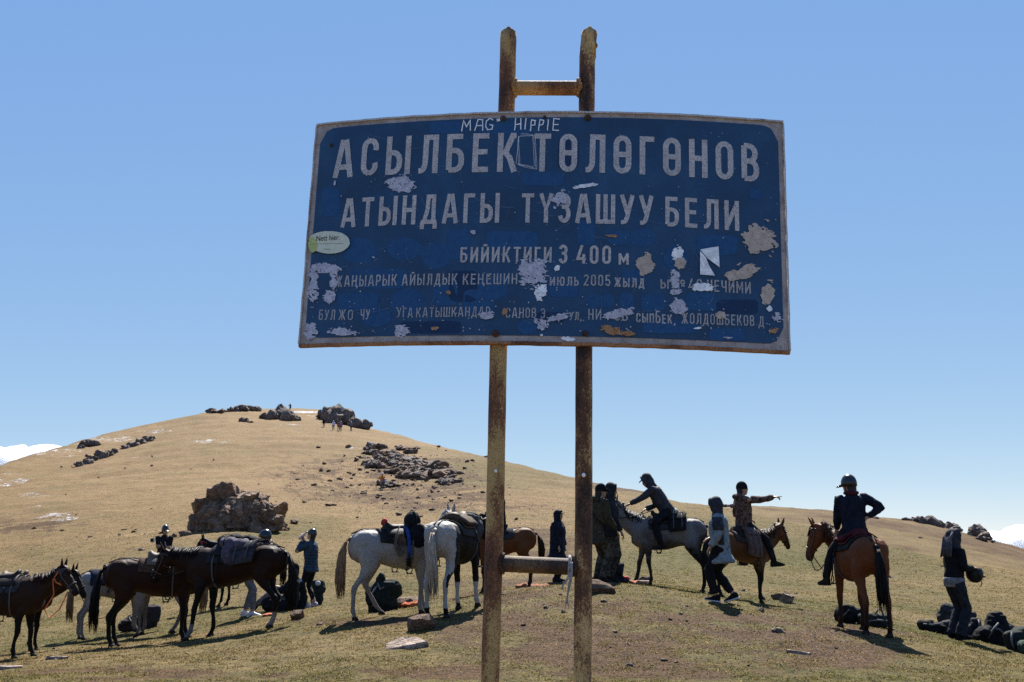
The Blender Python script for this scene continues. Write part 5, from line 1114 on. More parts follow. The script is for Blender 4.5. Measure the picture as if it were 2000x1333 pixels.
bundle(h8, 'black_bag', 'tall black padded bag strapped upright on the white horse', (0.014, 0.014, 0.017), [((.30, 0, 1.50), (0.13, 0.2, 0.17)), ((.33, -.24, 1.26), (0.17, 0.07, 0.2)), ((.33, .24, 1.26), (0.17, 0.07, 0.2))], cat='bag')
bundle(h8, 'red_cushion', 'red lined cantle pad behind the saddle of the white horse', (.42, .04, .04), [((-.17, 0, 1.49), (.03, .13, .06)), ((-.17, .06, 1.47), (.03, .09, .05))], cat='cushion', noise=.004, strap=False)
g_ = gear_root(h8, 'blue_strap', 'bright blue webbing strap hanging beside the black bag on the white horse', 'strap'); drape(h8, .11, .17, -112, 40, lambda x, a: .075 if abs(a) < 60 else .06, .010, 3, 22).build('webbing', cloth((.018, .05, .17)), g_); q = MB(); q.box(bx(h8, .14, -112, .06)-Z3*.05, (.035, .012, .06)); q.build('buckle', LEATHER, g_)
g_ = gear_root(h8, 'rope_coil', 'pale coiled lead rope hanging from the saddle of the white horse', 'rope'); q = MB()
for k in range(6): q.tube([(-.06+.012*k+(.035+.008*k)*math.cos(t), -.305-.006*k, 1.17-.01*k+(.12+.012*k)*math.sin(t)) for t in np.linspace(0, 2*math.pi, 20)], .009, 5)
q.tube([(-.06, -.31, 1.30), (-.04, -.30, 1.36), (.0, -.27, 1.42)], .010, 5); q.build('coil', cloth((.10, .08, .06)), g_)
h9 = horse('pinto_horse', 'black and white pinto horse seen from behind between the white horse and the post', 886, 1130, 15.5, 70, 1.0, 1.0, (.90, -.13, 1.36), (1.04, -.20, .98), {'hl': (0, .03, 0, 0), 'hr': (-.02, 0, 0, 0), 'fl': (.03, 0, 0, 0), 'fr': (.10, -.02, 0, 0)}, pinto, (0.012, 0.01, 0.01), (.50, .41, .31), tail_len=1.0, tail_sw=-.05)
saddle(h9, 'brown saddle on a grey felt pad on the pinto horse', (0.06, 0.055, 0.055), (0.085, 0.05, 0.03), x=.12, cushion=(0.1, 0.075, 0.055))
bundle(h9, 'grey_roll', 'grey blanket roll across the withers of the pinto horse', (0.075, 0.075, 0.082), [((.40, 0, 1.42), (0.12, 0.26, 0.08)), ((.42, -.24, 1.24), (0.1, 0.06, 0.16))], cat='blanket')
h10 = horse('chestnut_horse', 'chestnut horse half hidden behind the left post with its rump showing', 984, 1120, 20.3, 184, .88, 1.0, (1.0, 0, 1.30), (1.18, 0, .88), {'fl': (-.05, 0, 0, 0)}, solid((0.2, 0.072, 0.024), (0.03, 0.016, 0.01), .5), (0.012, 0.009, 0.008), (0.045, 0.02, 0.012), vox=.018, tail_len=.6)
saddle(h10, 'dark saddle on the chestnut horse behind the left post', x=.15)
h11 = horse('grey_horse', 'dappled grey horse with black legs and raised head ridden by the leaning rider', 1308, 1100, 19.6, 172, .97, 1.02, (.98, .06, 1.62), (1.27, .16, 1.36), {'fl': (-.10, 0, 0, 0), 'fr': (.22, 0, 0, 0), 'hl': (-.05, 0, 0, 0), 'hr': (-.22, 0, 0, 0)}, grey((.27, .255, .245), (.030, .023, .020), 1.0, .75, 1.15), (0.02, 0.018, 0.018), (0.02, 0.016, 0.014), mane_side=-1, tail_len=.85)
saddle(h11, 'black saddle under the rider on the dappled grey horse', x=.12)
panniers(h11, 'black saddlebags hanging behind the rider of the dappled grey horse', (0.014, 0.015, 0.014), -.33, -.01, 28, 84, .10)
bundle(h11, 'green_pack', 'pale green plastic sack tied behind the rider on the grey horse', (0.42, 0.48, 0.42), [((-.12, .05, 1.48), (0.08, 0.14, 0.09))], cat='sack'); bundle(h11, 'black_roll', 'black jacket rolled behind the pale green sack', (0.015, 0.015, 0.016), [((-.27, 0, 1.44), (0.09, 0.18, 0.06))], cat='jacket')
h12 = horse('bay_horse', 'light bay horse carrying the pointing rider in camouflage', 1447, 1105, 19.4, 22, .92, 1.0, (.90, -.12, 1.52), (1.10, -.08, 1.18), {'fr': (-.12, 0, 0, 0), 'fl': (.10, 0, .06, .04), 'hr': (-.05, 0, 0, 0)}, solid((0.17, 0.068, 0.026), (0.014, 0.01, 0.008), .56, (0.36, 0.2, 0.1)), (0.05, 0.026, 0.016), (0.015, 0.011, 0.009))
saddle(h12, 'saddle under the pointing rider in camouflage', (0.06, 0.05, 0.045), x=.12)
panniers(h12, 'large brown saddlebags hanging on the light bay horse', (0.16, 0.105, 0.09), -.02, .26, 34, 112, .14)
h13 = horse('chestnut_horse', 'chestnut horse seen from behind at right with a black tail and a rider', 1680, 1140, 15.0, 91, .985, 1.0, (.84, .31, 1.52), (.94, .45, 1.03), {'hl': (.06, .0, 0, 0), 'hr': (-.05, -.02, 0, 0), 'fl': (.04, .02, 0, 0), 'fr': (-.10, .0, 0, 0)}, solid((.225, .072, .025), (0.045, 0.018, 0.01), .40, None), (0.075, 0.032, 0.016), (0.012, 0.009, 0.008), tail_len=.90, bridle=LEATHERB)
saddle(h13, 'saddle with a maroon cushion under the helmeted rider', (0.03, 0.035, 0.03), (0.09, 0.014, 0.018), x=.10, cushion=(0.085, 0.012, 0.018), hang=68)
reins(h13, 'slack brown reins sagging below the muzzle of the right chestnut horse', (.58, .22, 1.18), .28, .009, LEATHERB)
reins(h11, 'black reins from the mouth of the dappled grey horse to its rider', (.30, 0, 1.52), .05, .009)
reins(h5, 'dark reins hooked to the saddle of the nearly black bay horse', (.34, 0, 1.40), .12, .007)
# ------------------------------------------------------------------ riders and walkers
NAVY = cloth((0.0072, 0.0096, 0.018), .8); BLACKC = cloth((0.0072, 0.0072, 0.0084), .85); DENIM = cloth((.016, .018, .024), .9); GREYJ = cloth((0.033, 0.033, 0.0372), .7); OLIVE = cloth((0.0372, 0.03, 0.018), .85)
CAMO_B = camo(((0.034, 0.01768, 0.0136), (0.0952, 0.051, 0.0374), (0.1564, 0.0952, 0.0714), (0.0612, 0.034, 0.0272)), 16); CAMO_G = camo(((0.0204, 0.01836, 0.0136), (0.0476, 0.04216, 0.0306), (0.0816, 0.0714, 0.0544), (0.034, 0.0306, 0.0238)), 9)
WHITES = plain((0.476, 0.4624, 0.476), .6, .3, name='white_rubber'); PINKS = cloth((0.374, 0.3196, 0.34), .8); TEAL = cloth((.155, .185, .20), .7); DGREY = cloth((0.0306, 0.0306, 0.0374), .8); BLUEP_ = cloth((0.0204, 0.03944, 0.05984), .55); JEANG = cloth((0.102, 0.102, 0.1122), .9)
def rider(h, name, label, pose, dx=.10, dz=0.0, **kw):
    r = h['root']; s = h['s']; seat = (bx(h, dx, 0)[2]+.075)*s; p = dict(pelvis=(dx*h['sx']*s, 0, seat+.09+dz)); fx = (dx+.14)*s; w = (np.interp(dx, [q[0] for q in STONES_B], [q[2] for q in STONES_B])*h['girthy']+.13)*s
    p.update(al=(fx, w, seat-.56), ar=(fx, -w, seat-.56), kl=(1, .55, .25), kr=(1, -.55, .25), fl=(1, .35, -.05), fr=(1, -.35, -.05), boot=.28); p.update(pose); kw.setdefault('H', 1.72)
    return person('person', label, r.location, math.degrees(h['th']), pose=p, **kw)
# rider leaning forward to stroke the grey horse
s_ = h11['s']; nk = h11['neck'][7]; tgt = (nk[0]+nk[2]*nk[5]*.8)*s_
p8 = rider(h11, 'person', 'rider in a grey hooded jacket leaning to stroke the grey horse', dict(spine=(.52, 0, .86), look=(.86, 0, -.50), headup=(.5, 0, .86), wl=tuple(tgt+np.array([-.07, .10, .05])), el=(-.3, .5, -.7), wr=(.42, -.10, 1.50), peak=True, curl_l=.4), .02, jacket=GREYJ, trousers=BLACKC, gear='hood', gearm=GREYJ, skin=SKIN)
# pointing rider in camouflage
s_ = h12['s']
p10 = rider(h12, 'person', 'rider in brown camouflage jacket and dark cap pointing to the right', dict(spine=(-.05, .0, 1), yaw=-10, look=(.8, -.45, .05), wl=(.30, .12, 1.50), wr=(.74, -.38, 1.92), er=(-.2, -.3, -1), point=-1, hdr=(1, -.4, .12), fr=(1, -.5, .05), ar=(.46, -.42, .70), al=(.30, .40, .70)), .12, jacket=CAMO_B, hem=-.06, trousers=BLACKC, gear='beanie', gearm=BLACKC, hairm=HAIRB, hood_down=True)
# helmeted rider on the right chestnut
p11 = rider(h13, 'person', 'helmeted rider in a black jacket with one elbow out on the right chestnut horse', dict(spine=(.02, .02, 1), yaw=-8, look=(.75, .65, -.05), wl=(.42, .16, 1.50), wr=(.06, -.20, 1.68), er=(-.25, -1, .05), hdr=(.3, .9, -.2), al=(.34, .40, .74)), .10, jacket=NAVY, hem=-.10, trousers=BLACKC, gear='helmet', hairm=HAIRB, skin=SKIN2, scarf=cloth((.06, .012, .018)), H=1.68)
# rider hidden by the left post
p13 = rider(h10, 'person', 'rider in black mostly hidden behind the left rusty post', dict(spine=(0, 0, 1), look=(1, 0, 0), wl=(.35, .12, 1.42), wr=(.3, -.12, 1.42)), .12, jacket=BLACKC, trousers=BLACKC, gear='helmet')
# --- standing people
def stand(label, px, py, Y, head, **kw):
    q = foot_at(px, py, Y); pose = kw.pop('pose', {}); a = []
    return person('person', label, q, head, pose=pose, **kw)
p9 = stand('walker in a grey and teal jacket with dark hood and black trousers', 1412, 1178, 17.0, 162, H=1.70, jacket=TEAL, hem=-.19, trousers=BLACKC, loose=1.25, shoes=BLACKC, sole=WHITES, gear='hood', gearm=DGREY, bulk=1.12, pose=dict(al=(.10, .09, .10), ar=(-.17, -.08, .13), fl=(1, 0, .12), fr=(.95, -.05, -.30), wl=(.14, .26, .92), wr=(.20, -.20, 1.06), er=(-.7, -.6, -.2), look=(1, -.25, -.15), spine=(.05, 0, 1), trouser_gap=.05, kl=(1, 0, 0), kr=(1, 0, 0)))
# dark panels on the side of that jacket
for s in (-1, 1):
    q = MB(); a, e, w = p9['arm'][s]; q.loft([(lerp(a, e, .02)+(0, s*.004, .012), (.094, 0, 0), (0, .097, 0)), (lerp(a, e, .5)+(0, s*.004, 0), (.100, 0, 0), (0, .096, 0)), (lerp(a, e, .8), (.088, 0, 0), (0, .088, 0))], 12); q.build('shoulder_panel', DGREY, p9['root'])
q = MB(); q.loft([(p9['pel']+(-.03, .175, .02), (.055, 0, 0), (0, .03, 0)), (p9['pel']+(-.02, .180, .14), (.06, 0, 0), (0, .032, 0)), (p9['pel']+(-.02, .19, .28), (.04, 0, 0), (0, .035, 0))], 10); q.build('side_panel', DGREY, p9['root'])
p12 = stand('person at right in a black jacket with a grey head scarf holding a helmet', 1869, 1243, 16.4, 8, H=1.68, jacket=BLACKC, hem=.06, trousers=DENIM, loose=1.05, shoes=BLACKC, gear='hood', gearm=DGREY, bulk=.95, pose=dict(pelvis=(.03, 0, .93), al=(-.02, .09, .085), ar=(.02, -.08, .085), look=(.95, -.1, .22), wl=(.30, .12, 1.14), wr=(.30, -.13, 1.13), spine=(.10, 0, 1), flare=.035, trouser_gap=-.02))
o = p12['root']; q = MB(); c = p12['pel']; q.loft([(c+(0, 0, -.10), (.146, 0, 0), (0, .180, 0)), (c+(0, 0, -.085), (.152, 0, 0), (0, .187, 0)), (c+(0, 0, -.0), (.156, 0, 0), (0, .190, 0)), (c+(0, 0, .05), (.16, 0, 0), (0, .19, 0))], 20); q.build('shirt_hem', cloth((.16, .155, .16), .9), o)
q = MB(); hc = p12['hc']; rg = random.Random(3)
for i in range(9):
    y = -.10+.025*i; q.tube([hc+(-.06, y*.7, .09), hc+(-.125, y, .0), hc+(-.14, y*1.2, -.12), hc+(-.17-.02*rg.random(), y*1.4, -.28-.05*rg.random())], [.02, .024, .022, .014], 6)
q.build('scarf', cloth((.075, .07, .08), .9), o)
# the helmet in the hands of the person at right
w = W_of(p12, (p12['arm'][1][2]+p12['arm'][-1][2])/2+np.array([.10, 0, -.10])); DULLB = plain((.008, .008, .009), .5, .2, name='dull_black_shell'); hm = empty('helmet', w, R(20), 'black riding helmet held at the waist by the person at right', 'helmet'); q = MB(); q.loft([((.0, 0, -.14), (.03, 0, 0), (0, .03, 0)), ((0, 0, -.125), (.08, 0, 0), (0, .07, 0)), ((0, 0, -.06), (.135, 0, 0), (0, .115, 0)), ((0, 0, .02), (.145, 0, 0), (0, .122, 0)), ((0, 0, .08), (.12, 0, 0), (0, .10, 0)), ((0, 0, .10), (.06, 0, 0), (0, .05, 0))], 16); q.build('shell', DULLB, hm); q = MB(); q.loft([((.10, 0, -.03), (0, .09, 0), (0, 0, .012)), ((.17, 0, -.05), (0, .06, 0), (0, 0, .008)), ((.20, 0, -.06), (0, .02, 0), (0, 0, .005))], 10); q.build('brim', DULLB, hm); q = MB(); q.tube([(-.05, -.10, .05), (-.02, -.13, -.05), (.03, -.11, -.15), (.04, -.06, -.20)], .008, 5); q.build('strap', LEATHER, hm)
p4 = stand('person in a quilted blue jacket and black cap drinking from a bottle', 605, 1179, 22.0, 166, H=1.64, jacket=BLUEP_, hem=-.05, trousers=BLACKC, loose=.92, shoes=PINKS, sole=WHITES, gear='cap', gearm=HELMET, hairm=HAIRB, skin=SKIN2, pose=dict(look=(.92, 0, .28), headup=(-.2, 0, 1), wr=(.21, -.02, 1.50), er=(.2, -.6, -.8), wl=(.23, .05, 1.45), el=(.3, .6, -.8), al=(.04, .10, .085), ar=(-.06, -.13, .085), hdr=(.1, .3, 1), hdl=(.1, -.3, 1), trouser_gap=.10))
o = p4['root']; q = MB(); pel, sp_ = p4['pel'], p4['sp']
for i in range(8):
    z = -.10+.065*i; q.tube([pel+sp_*z+np.array([.146*math.cos(t), .190*math.sin(t), 0]) for t in np.linspace(0, 2*math.pi, 24)], .006, 4)
q.build('quilt_seam', cloth((.016, .032, .05), .7), o)
w = W_of(p4, p4['hc']+np.array([.19, 0, .0])); bt = empty('bottle', w, R(166), 'pink and white flask tipped to the mouth of the person in blue', 'bottle'); ax = nrm((-.55, 0, .45)); ax = nrm(-ax); U_ = Y3; V_ = np.cross(ax, U_); base_ = np.array([.0, 0, 0.0]); q = MB(); q.loft([(base_-ax*.06, U_*.016, V_*.016), (base_-ax*.03, U_*.018, V_*.018), (base_-ax*.01, U_*.034, V_*.034), (base_+ax*.14, U_*.034, V_*.034), (base_+ax*.15, U_*.030, V_*.030)], 14); q.build('flask', plain((.60, .42, .42), .4, .4, name='pink_bottle_paint'), bt); q = MB(); q.loft([(base_-ax*.078, U_*.014, V_*.014), (base_-ax*.055, U_*.017, V_*.017)], 12); q.build('neck', WHITES, bt)
p5 = stand('person in a long navy hooded coat standing beyond the lower crossbar', 1089, 1120, 24.5, -20, H=1.66, jacket=NAVY, hem=-.30, trousers=BLACKC, gear='hood', gearm=NAVY, bulk=1.28, pose=dict(look=(1, 0, 0), peak=True, wl=(.16, .16, .80), wr=(.12, -.22, .78)))
p6 = stand('man in an olive jacket and black cap with a hip bag behind the right post', 1172, 1134, 18.4, 25, H=1.76, jacket=OLIVE, hem=-.16, trousers=CAMO_G, loose=1.15, shoes=LEATHER, gear='cap', gearm=BLACKC, hairm=HAIRB, bulk=1.08, hood_down=True, pose=dict(look=(.96, -.2, -.1), yaw=0, wl=(.12, .27, .86), wr=(.20, -.23, .92), boot=.25))
o = p6['root']; q = MB(); q.box(p6['pel']+(.10, -.20, -.02), (.12, .06, .11)); me = remesh(q, .016, 4, .5, [(.006, 15, 2)]); w = W_of(p6, (0, 0, 0)); b = empty('shoulder_bag', w, o.rotation_euler.z, 'black shoulder bag at the hip of the man in olive', 'bag'); b.scale = o.scale; link('bag', me, BLACKC, b); q = MB(); pl = p6['pel']; q.tube([pl+(.04, -.225, .06), pl+(.15, -.09, .28), pl+(.13, .08, .42), pl+(.0, .16, .505), pl+(-.14, .08, .40), pl+(-.165, -.08, .25), pl+(-.02, -.23, .06)], .013, 5); q.build('strap', LEATHER, b)
p7 = stand('man in a black hooded jacket and camouflage trousers beside the man in olive', 1192, 1134, 19.0, -8, H=1.80, jacket=cloth((.018, .018, .022)), hem=-.10, trousers=CAMO_G, loose=1.25, shoes=LEATHER, gear='hood', gearm=cloth((.018, .018, .022)), bulk=1.05, pose=dict(look=(.95, .1, -.12), wl=(.20, .2, .88), wr=(.22, -.2, .88), boot=.2))
p1 = stand('person in a black helmet and jacket with folded arms left of the boulder', 315, 1150, 31.0, -78, H=1.78, jacket=BLACKC, trousers=BLACKC, gear='helmet', skin=SKIN, pose=dict(look=(.95, .25, 0), wl=(.22, -.06, 1.16), wr=(.24, .07, 1.12), el=(-.1, .5, -1), er=(-.1, -.5, -1), hdl=(.1, -1, 0), hdr=(.1, 1, 0)))
p2 = stand('person in jeans and white trainers bending behind the large bay horse', 480, 1181, 20.2, 10, H=1.74, jacket=BLACKC, trousers=JEANG, loose=1.05, shoes=WHITES, sole=WHITES, gear='helmet', pose=dict(pelvis=(-.05, 0, .92), spine=(.50, 0, .86), look=(.8, 0, -.3), wl=(.5, .15, 1.0), wr=(.5, -.15, 1.0), trouser_gap=.06, al=(-.02, .10, .085), ar=(.14, -.12, .085)))
p3 = stand('person sitting on the turf with legs stretched behind the bay horse', 555, 1160, 21.0, 178, H=1.72, jacket=BLACKC, trousers=JEANG, shoes=LEATHER, gear='cap', gearm=BLACKC, hairm=HAIRB, pose=dict(pelvis=(-.12, 0, .13), spine=(-.15, 0, 1), al=(.55, .12, .10), ar=(.62, -.14, .09), kl=(0, .2, 1), kr=(0, -.2, 1), fl=(.5, .2, .8), fr=(.5, -.2, .8), wl=(.15, .2, .45), wr=(.15, -.2, .45)))
# --- far people on the hill
def far(label, px, py, head, jc, tc, gear='hood', gc=None, H=1.72, pose=None):
    q = hit(px, py); return person('person', label, q, head, H=H, jacket=jc, trousers=tc, gear=gear, gearm=gc or jc, group='walkers high on the hill', res=2.4, pose=pose or {})
far('tiny dark figure alone on the hilltop skyline', 566.5, 803, 120, NAVY, NAVY, H=1.8, pose=dict(wl=(.1, .4, 1.1), el=(-.3, 1, 0)))
far('leftmost walker in black below the hilltop rocks', 632, 836, -60, BLACKC, cloth((.09, .06, .04)))
far('walker in a pale lilac jacket below the hilltop rocks', 651, 841.5, -95, cloth((.50, .48, .60)), BLACKC, 'cap', WHITES)
far('walker in a rust brown jacket below the hilltop rocks', 661, 842, -80, cloth((.20, .07, .03)), BLACKC, 'beanie', HAIRB)
far('walker in a purple jacket with a white helmet below the hilltop rocks', 665.5, 843, -100, cloth((.19, .12, .26)), BLACKC, 'helmet', WHITES)
far('rightmost walker in grey below the hilltop rocks', 686, 843, -120, cloth((.12, .12, .13)), BLACKC, 'helmet', WHITES)
ps = hit(746, 952); person('person', 'person in a red and yellow jacket sitting on the rocks of the slope', ps+np.array([0, 0, .35]), -70, H=1.72, jacket=cloth((.60, .17, .02), .7), trousers=cloth((.20, .24, .33)), gear='helmet', gearm=WHITES, res=1.7, pose=dict(pelvis=(0, 0, .14), spine=(.1, 0, 1), al=(.48, .14, .02), ar=(.50, -.14, .02), kl=(.2, .2, 1), kr=(.2, -.2, 1), wl=(.4, .18, .38), wr=(.4, -.18, .38)))
# ------------------------------------------------------------------ rocks, bags and small things
random.seed(21)
def boulder():
    base = hit(460, 1034); o = empty('boulder', base, 0, 'huge brown cracked boulder on the slope behind the dark horses', 'boulder'); m = base[1]/FPX*1.02
    core = cracked_mesh(83, 6, 75, .17, .11); core.materials.append(ROCK); put('rock', core, (.05, 1.05, 6*m), (86*m, 64*m, 64*m), (.1, .05, 1.1), o)
    rg = random.Random(12); n = 0
    while n < 95:
        u = rg.uniform(-1, 1); v = rg.uniform(-.05, .95)
        if u*u+v*v*.85 > 1.0: continue
        dep = math.sqrt(max(0, 1-u*u-v*v*.8)); w = rg.uniform(7, 19)*m*(.7 if v > .6 else 1); n += 1
        put('rock', rg.choice(RVB), (u*82*m, 1.0-dep*58*m+rg.uniform(-.1, .1), v*62*m), (w*rg.uniform(.8, 1.5), w, w*rg.uniform(.6, 1.1)), (rg.uniform(-.6, .6), rg.uniform(-.5, .5)+u*.5, rg.uniform(0, 6.3)), o)
boulder()
outcrop('rock_outcrop', 'large dark rock outcrop on the right of the hilltop', [(660, 826, 50, 34), (640, 818, 34, 24), (675, 826, 34, 28), (690, 834, 24, 18), (650, 812, 26, 16), (668, 814, 26, 18), (630, 816, 22, 18), (700, 836, 30, 18), (712, 838, 22, 14), (685, 820, 16, 22)], RVG, 'outcrops on the hilltop')
outcrop('rock_outcrop', 'middle dark rock outcrop left of the lone figure on the hilltop', [(545, 820, 40, 26), (530, 820, 26, 18), (560, 822, 30, 20), (574, 822, 22, 13), (550, 812, 24, 14), (516, 818, 16, 11)], RVG, 'outcrops on the hilltop')
outcrop('rock_outcrop', 'long low dark outcrop on the left shoulder of the hilltop', [(412, 807, 18, 9), (424, 807, 20, 9), (438, 806, 14, 6), (452, 804, 22, 11), (468, 804, 24, 12), (484, 803, 22, 10), (498, 803, 18, 8)], RVG, 'outcrops on the hilltop')
outcrop('rock_outcrop', 'small dark rocks below the long outcrop on the hilltop', [(476, 824, 17, 8), (488, 826, 11, 5)], RVG, 'outcrops on the hilltop')
outcrop('rock_outcrop', 'jagged sloping slab outcrop on the left slope', [(152, 912, 16, 10), (166, 907, 22, 13), (180, 901, 24, 16), (196, 896, 24, 15), (210, 892, 22, 15), (223, 887, 14, 14)], RVG, 'outcrops on the left slope')
outcrop('rock_outcrop', 'narrow dark slab outcrop highest on the left slope', [(244, 876, 16, 6), (258, 872, 20, 9), (274, 867, 22, 12), (288, 862, 20, 10), (296, 858, 10, 6)], RVG, 'outcrops on the left slope')
outcrop('rock_outcrop', 'dark snowy rocks near the left skyline', [(168, 872, 26, 12), (182, 870, 22, 9), (158, 876, 12, 6)], RVG, 'outcrops on the left slope')
pts = []
for i in range(64):
    t = random.random(); x = 722+168*t+rnd(-14, 14); y = 900+36*t+rnd(-20, 12); pts.append((x, y, rnd(12, 34), rnd(6, 17)))
pts += [(800, 908, 42, 26), (815, 915, 46, 24), (848, 918, 50, 26), (868, 930, 40, 20), (838, 935, 50, 20), (800, 932, 46, 18), (775, 925, 40, 16), (878, 944, 28, 14)]
outcrop('rock_outcrop', 'broad jumble of grey brown rocks on the middle of the slope', pts, RVARS+RVG, 'outcrops on the middle slope', .2, .62)
outcrop('rock_outcrop', 'upper snowy rock ridge of the middle slope', [(728, 872, 24, 16), (738, 878, 30, 20), (720, 880, 24, 14), (732, 888, 34, 14), (744, 890, 20, 12), (790, 880, 26, 12), (802, 886, 24, 12), (810, 878, 18, 8), (780, 874, 18, 6)], RVARS+RVG, 'outcrops on the middle slope', .2, .7)
outcrop('rock_outcrop', 'low rocks under the sitting person in red', [(745, 948, 20, 9), (758, 950, 22, 9), (770, 951, 18, 7), (780, 951, 14, 5)], RVG, 'outcrops on the middle slope')
outcrop('rock_outcrop', 'dark rock cluster in the middle of the far right ridge', [(1782, 1014, 16, 10), (1795, 1016, 24, 14), (1808, 1017, 24, 15), (1822, 1020, 30, 20), (1834, 1023, 20, 13), (1768, 1014, 10, 6)], RVG, 'outcrops on the far right ridge', .5, .78)
outcrop('rock_outcrop', 'rounded rock on the far right ridge between two others', [(1858, 1032, 28, 16), (1868, 1034, 22, 13), (1850, 1030, 14, 10)], RVG, 'outcrops on the far right ridge', .5, .78)
outcrop('rock_outcrop', 'rightmost dome shaped rock on the far right ridge', [(1915, 1050, 34, 28), (1905, 1048, 24, 18), (1930, 1055, 24, 18), (1922, 1058, 24, 12), (1940, 1060, 8, 6), (1896, 1044, 12, 7)], RVG, 'outcrops on the far right ridge', .5, .78)
outcrop('rock_outcrop', 'small dark rocks on the far ridge left of the pointing rider', [(1408, 990, 16, 8), (1420, 990, 12, 5), (1432, 993, 15, 9)], RVG, 'outcrops on the far right ridge', .5, .78)
outcrop('rock_outcrop', 'low dark rock on the far ridge just right of the helmeted rider', [(1700, 1011, 16, 7), (1710, 1013, 10, 4)], RVG, 'outcrops on the far right ridge', .5, .78)
def stone(label, px, py, w, h, me, dep=.8, rot=None, sink=.25, group=None, Y=None):
    q = foot_at(px, py, Y); m = q[1]/FPX*1.02; o = put('stone', me, q+np.array([0, 0, h*m*(.5-sink)]), (w*m/2*1.05, w*m/2*dep, h*m/2*1.25), rot or (rnd(-.2, .2), rnd(-.2, .2), rnd(0, 6.3))); tag(o, label, 'stone', group); return o
def slab(label, px, py, w, d, t, m, rotz=0, tilt=(0, 0), seed=1):
    q = foot_at(px, py); rg = random.Random(seed); mb = MB(); pr = []
    for x, y in ((-.5, -.42), (.12, -.5), (.5, -.36), (.44, .40), (-.1, .52), (-.46, .34)): pr.append(((x+rg.uniform(-.08, .08))*w, (y+rg.uniform(-.08, .08))*d))
    mb.rings([[(x*.96, y*.96, -t*.5) for x, y in pr], [(x*1.02, y*1.02, -t*.3) for x, y in pr], [(x, y, t*.35+rg.uniform(-.01, .01)) for x, y in pr], [(x*.90, y*.90, t*.5+rg.uniform(-.01, .01)) for x, y in pr]])
    o = mb.build('stone', m, None, False); o.location = tuple(q+np.array([0, 0, t*.3])); o.rotation_euler = (tilt[0], tilt[1], rotz); tag(o, label, 'stone'); return o
slab('flat pale tilted slab in the near turf left of the left post', 790, 1266, .52, .34, .09, PALE, .25, (.25, -.12), 5)
stone('dark pointed rock in the shadow of the pinto horse', 824, 1230, 50, 34, SVD[0], .8, (0, 0, .4)); stone('brown stone with a pale lit top on the turf right of the bay horse', 577, 1210, 34, 26, SVD[1], .9, (.3, .1, 1.2))
stone('small stone at the left tip of the white horse shadow', 625, 1222, 14, 8, SVARS[1]); stone('rust red stone in front of the black backpack', 762, 1176, 36, 26, SVD[2]); stone('wide dark flat rock between the legs of the white horse', 808, 1182, 62, 24, SVD[3], .7, (0, 0, .2))
slab('pale pointed slab standing in the grass below the light bay horse', 1538, 1178, .26, .10, .22, PALE, .3, (.5, .2), 6); stone('dark stone beside the pale pointed slab', 1518, 1172, 24, 16, SVD[4])
stone('broad dark rock at the feet of the man in olive', 1168, 1156, 64, 26, SVD[5], .8, (0, 0, .3)); slab('long pale slab near the forelegs of the grey horse', 1252, 1141, .42, .20, .08, PALE, .2, (.1, 0), 8); stone('brown stone beside the long pale slab', 1258, 1136, 26, 12, SVD[0])
slab('weathered grey stick like stone lying in the right foreground', 1560, 1277, .30, .045, .03, PALE, -.5, (0, .1), 9)
slab('flat white stone in the left foreground corner', 18, 1306, .34, .12, .04, PALE, .05, (.05, 0), 10); slab('flat pale stone with a dark notch in the left foreground', 112, 1288, .30, .09, .05, PALE, .3, (.1, 0), 11)
stone('grey stone half sunk in the bare earth at right', 1520, 1236, 30, 14, SVARS[2], .8); stone('white pebble rock right of the walker', 1488, 1196, 12, 12, SVARS[3]); stone('dark stone on the turf right of the boulder', 575, 1023, 22, 12, SVD[1]); stone('dark turf clod on the slope above the girl in blue', 643, 988, 24, 6, SVD[2]); stone('small brown stone between the posts', 1066, 1188, 12, 6, SVD[3])
stone('stone beside the helmeted person with folded arms', 360, 1047, 24, 12, SVD[4]); stone('small stone left of the boulder', 338, 1050, 12, 8, SVD[5])
# countable stones strewn over the bare earth
spots = []
for i in range(70):
    cx, cy, rx, ry = random.choice([(1250, 1210, 300, 60), (1560, 1240, 170, 40), (1040, 1190, 120, 45), (1300, 1290, 260, 35), (860, 1000, 160, 45), (400, 1270, 300, 40), (1650, 1110, 220, 60), (200, 1060, 190, 40)]); spots.append((cx+rnd(-rx, rx), cy+rnd(-ry, ry)))
for i, (x, y) in enumerate(spots):
    w = rnd(5, 12); lo = y < 1120; me = random.choice(SVD if (i % 3 == 0 or y < 1060) else SVARS)
    stone('small loose stone lying on the bare turf', x, min(y, 1330), w, w*rnd(.35, .6), me, .8, group='small loose stones')
for i in range(120):
    x = random.gauss(770, 95); y = 940+random.gauss(0, 30); w = rnd(3.5, 12); stone('dark loose rock fragment on the scree slope', x, y, w, w*.5, random.choice(SVD), .8, group='rock fragments on the scree')
for i in range(24):
    x = rnd(40, 560); y = rnd(880, 1060); w = rnd(3, 6); stone('tiny dark stone on the straw coloured slope', x, y, w, w*.6, random.choice(SVD), .8, group='tiny stones on the slope')
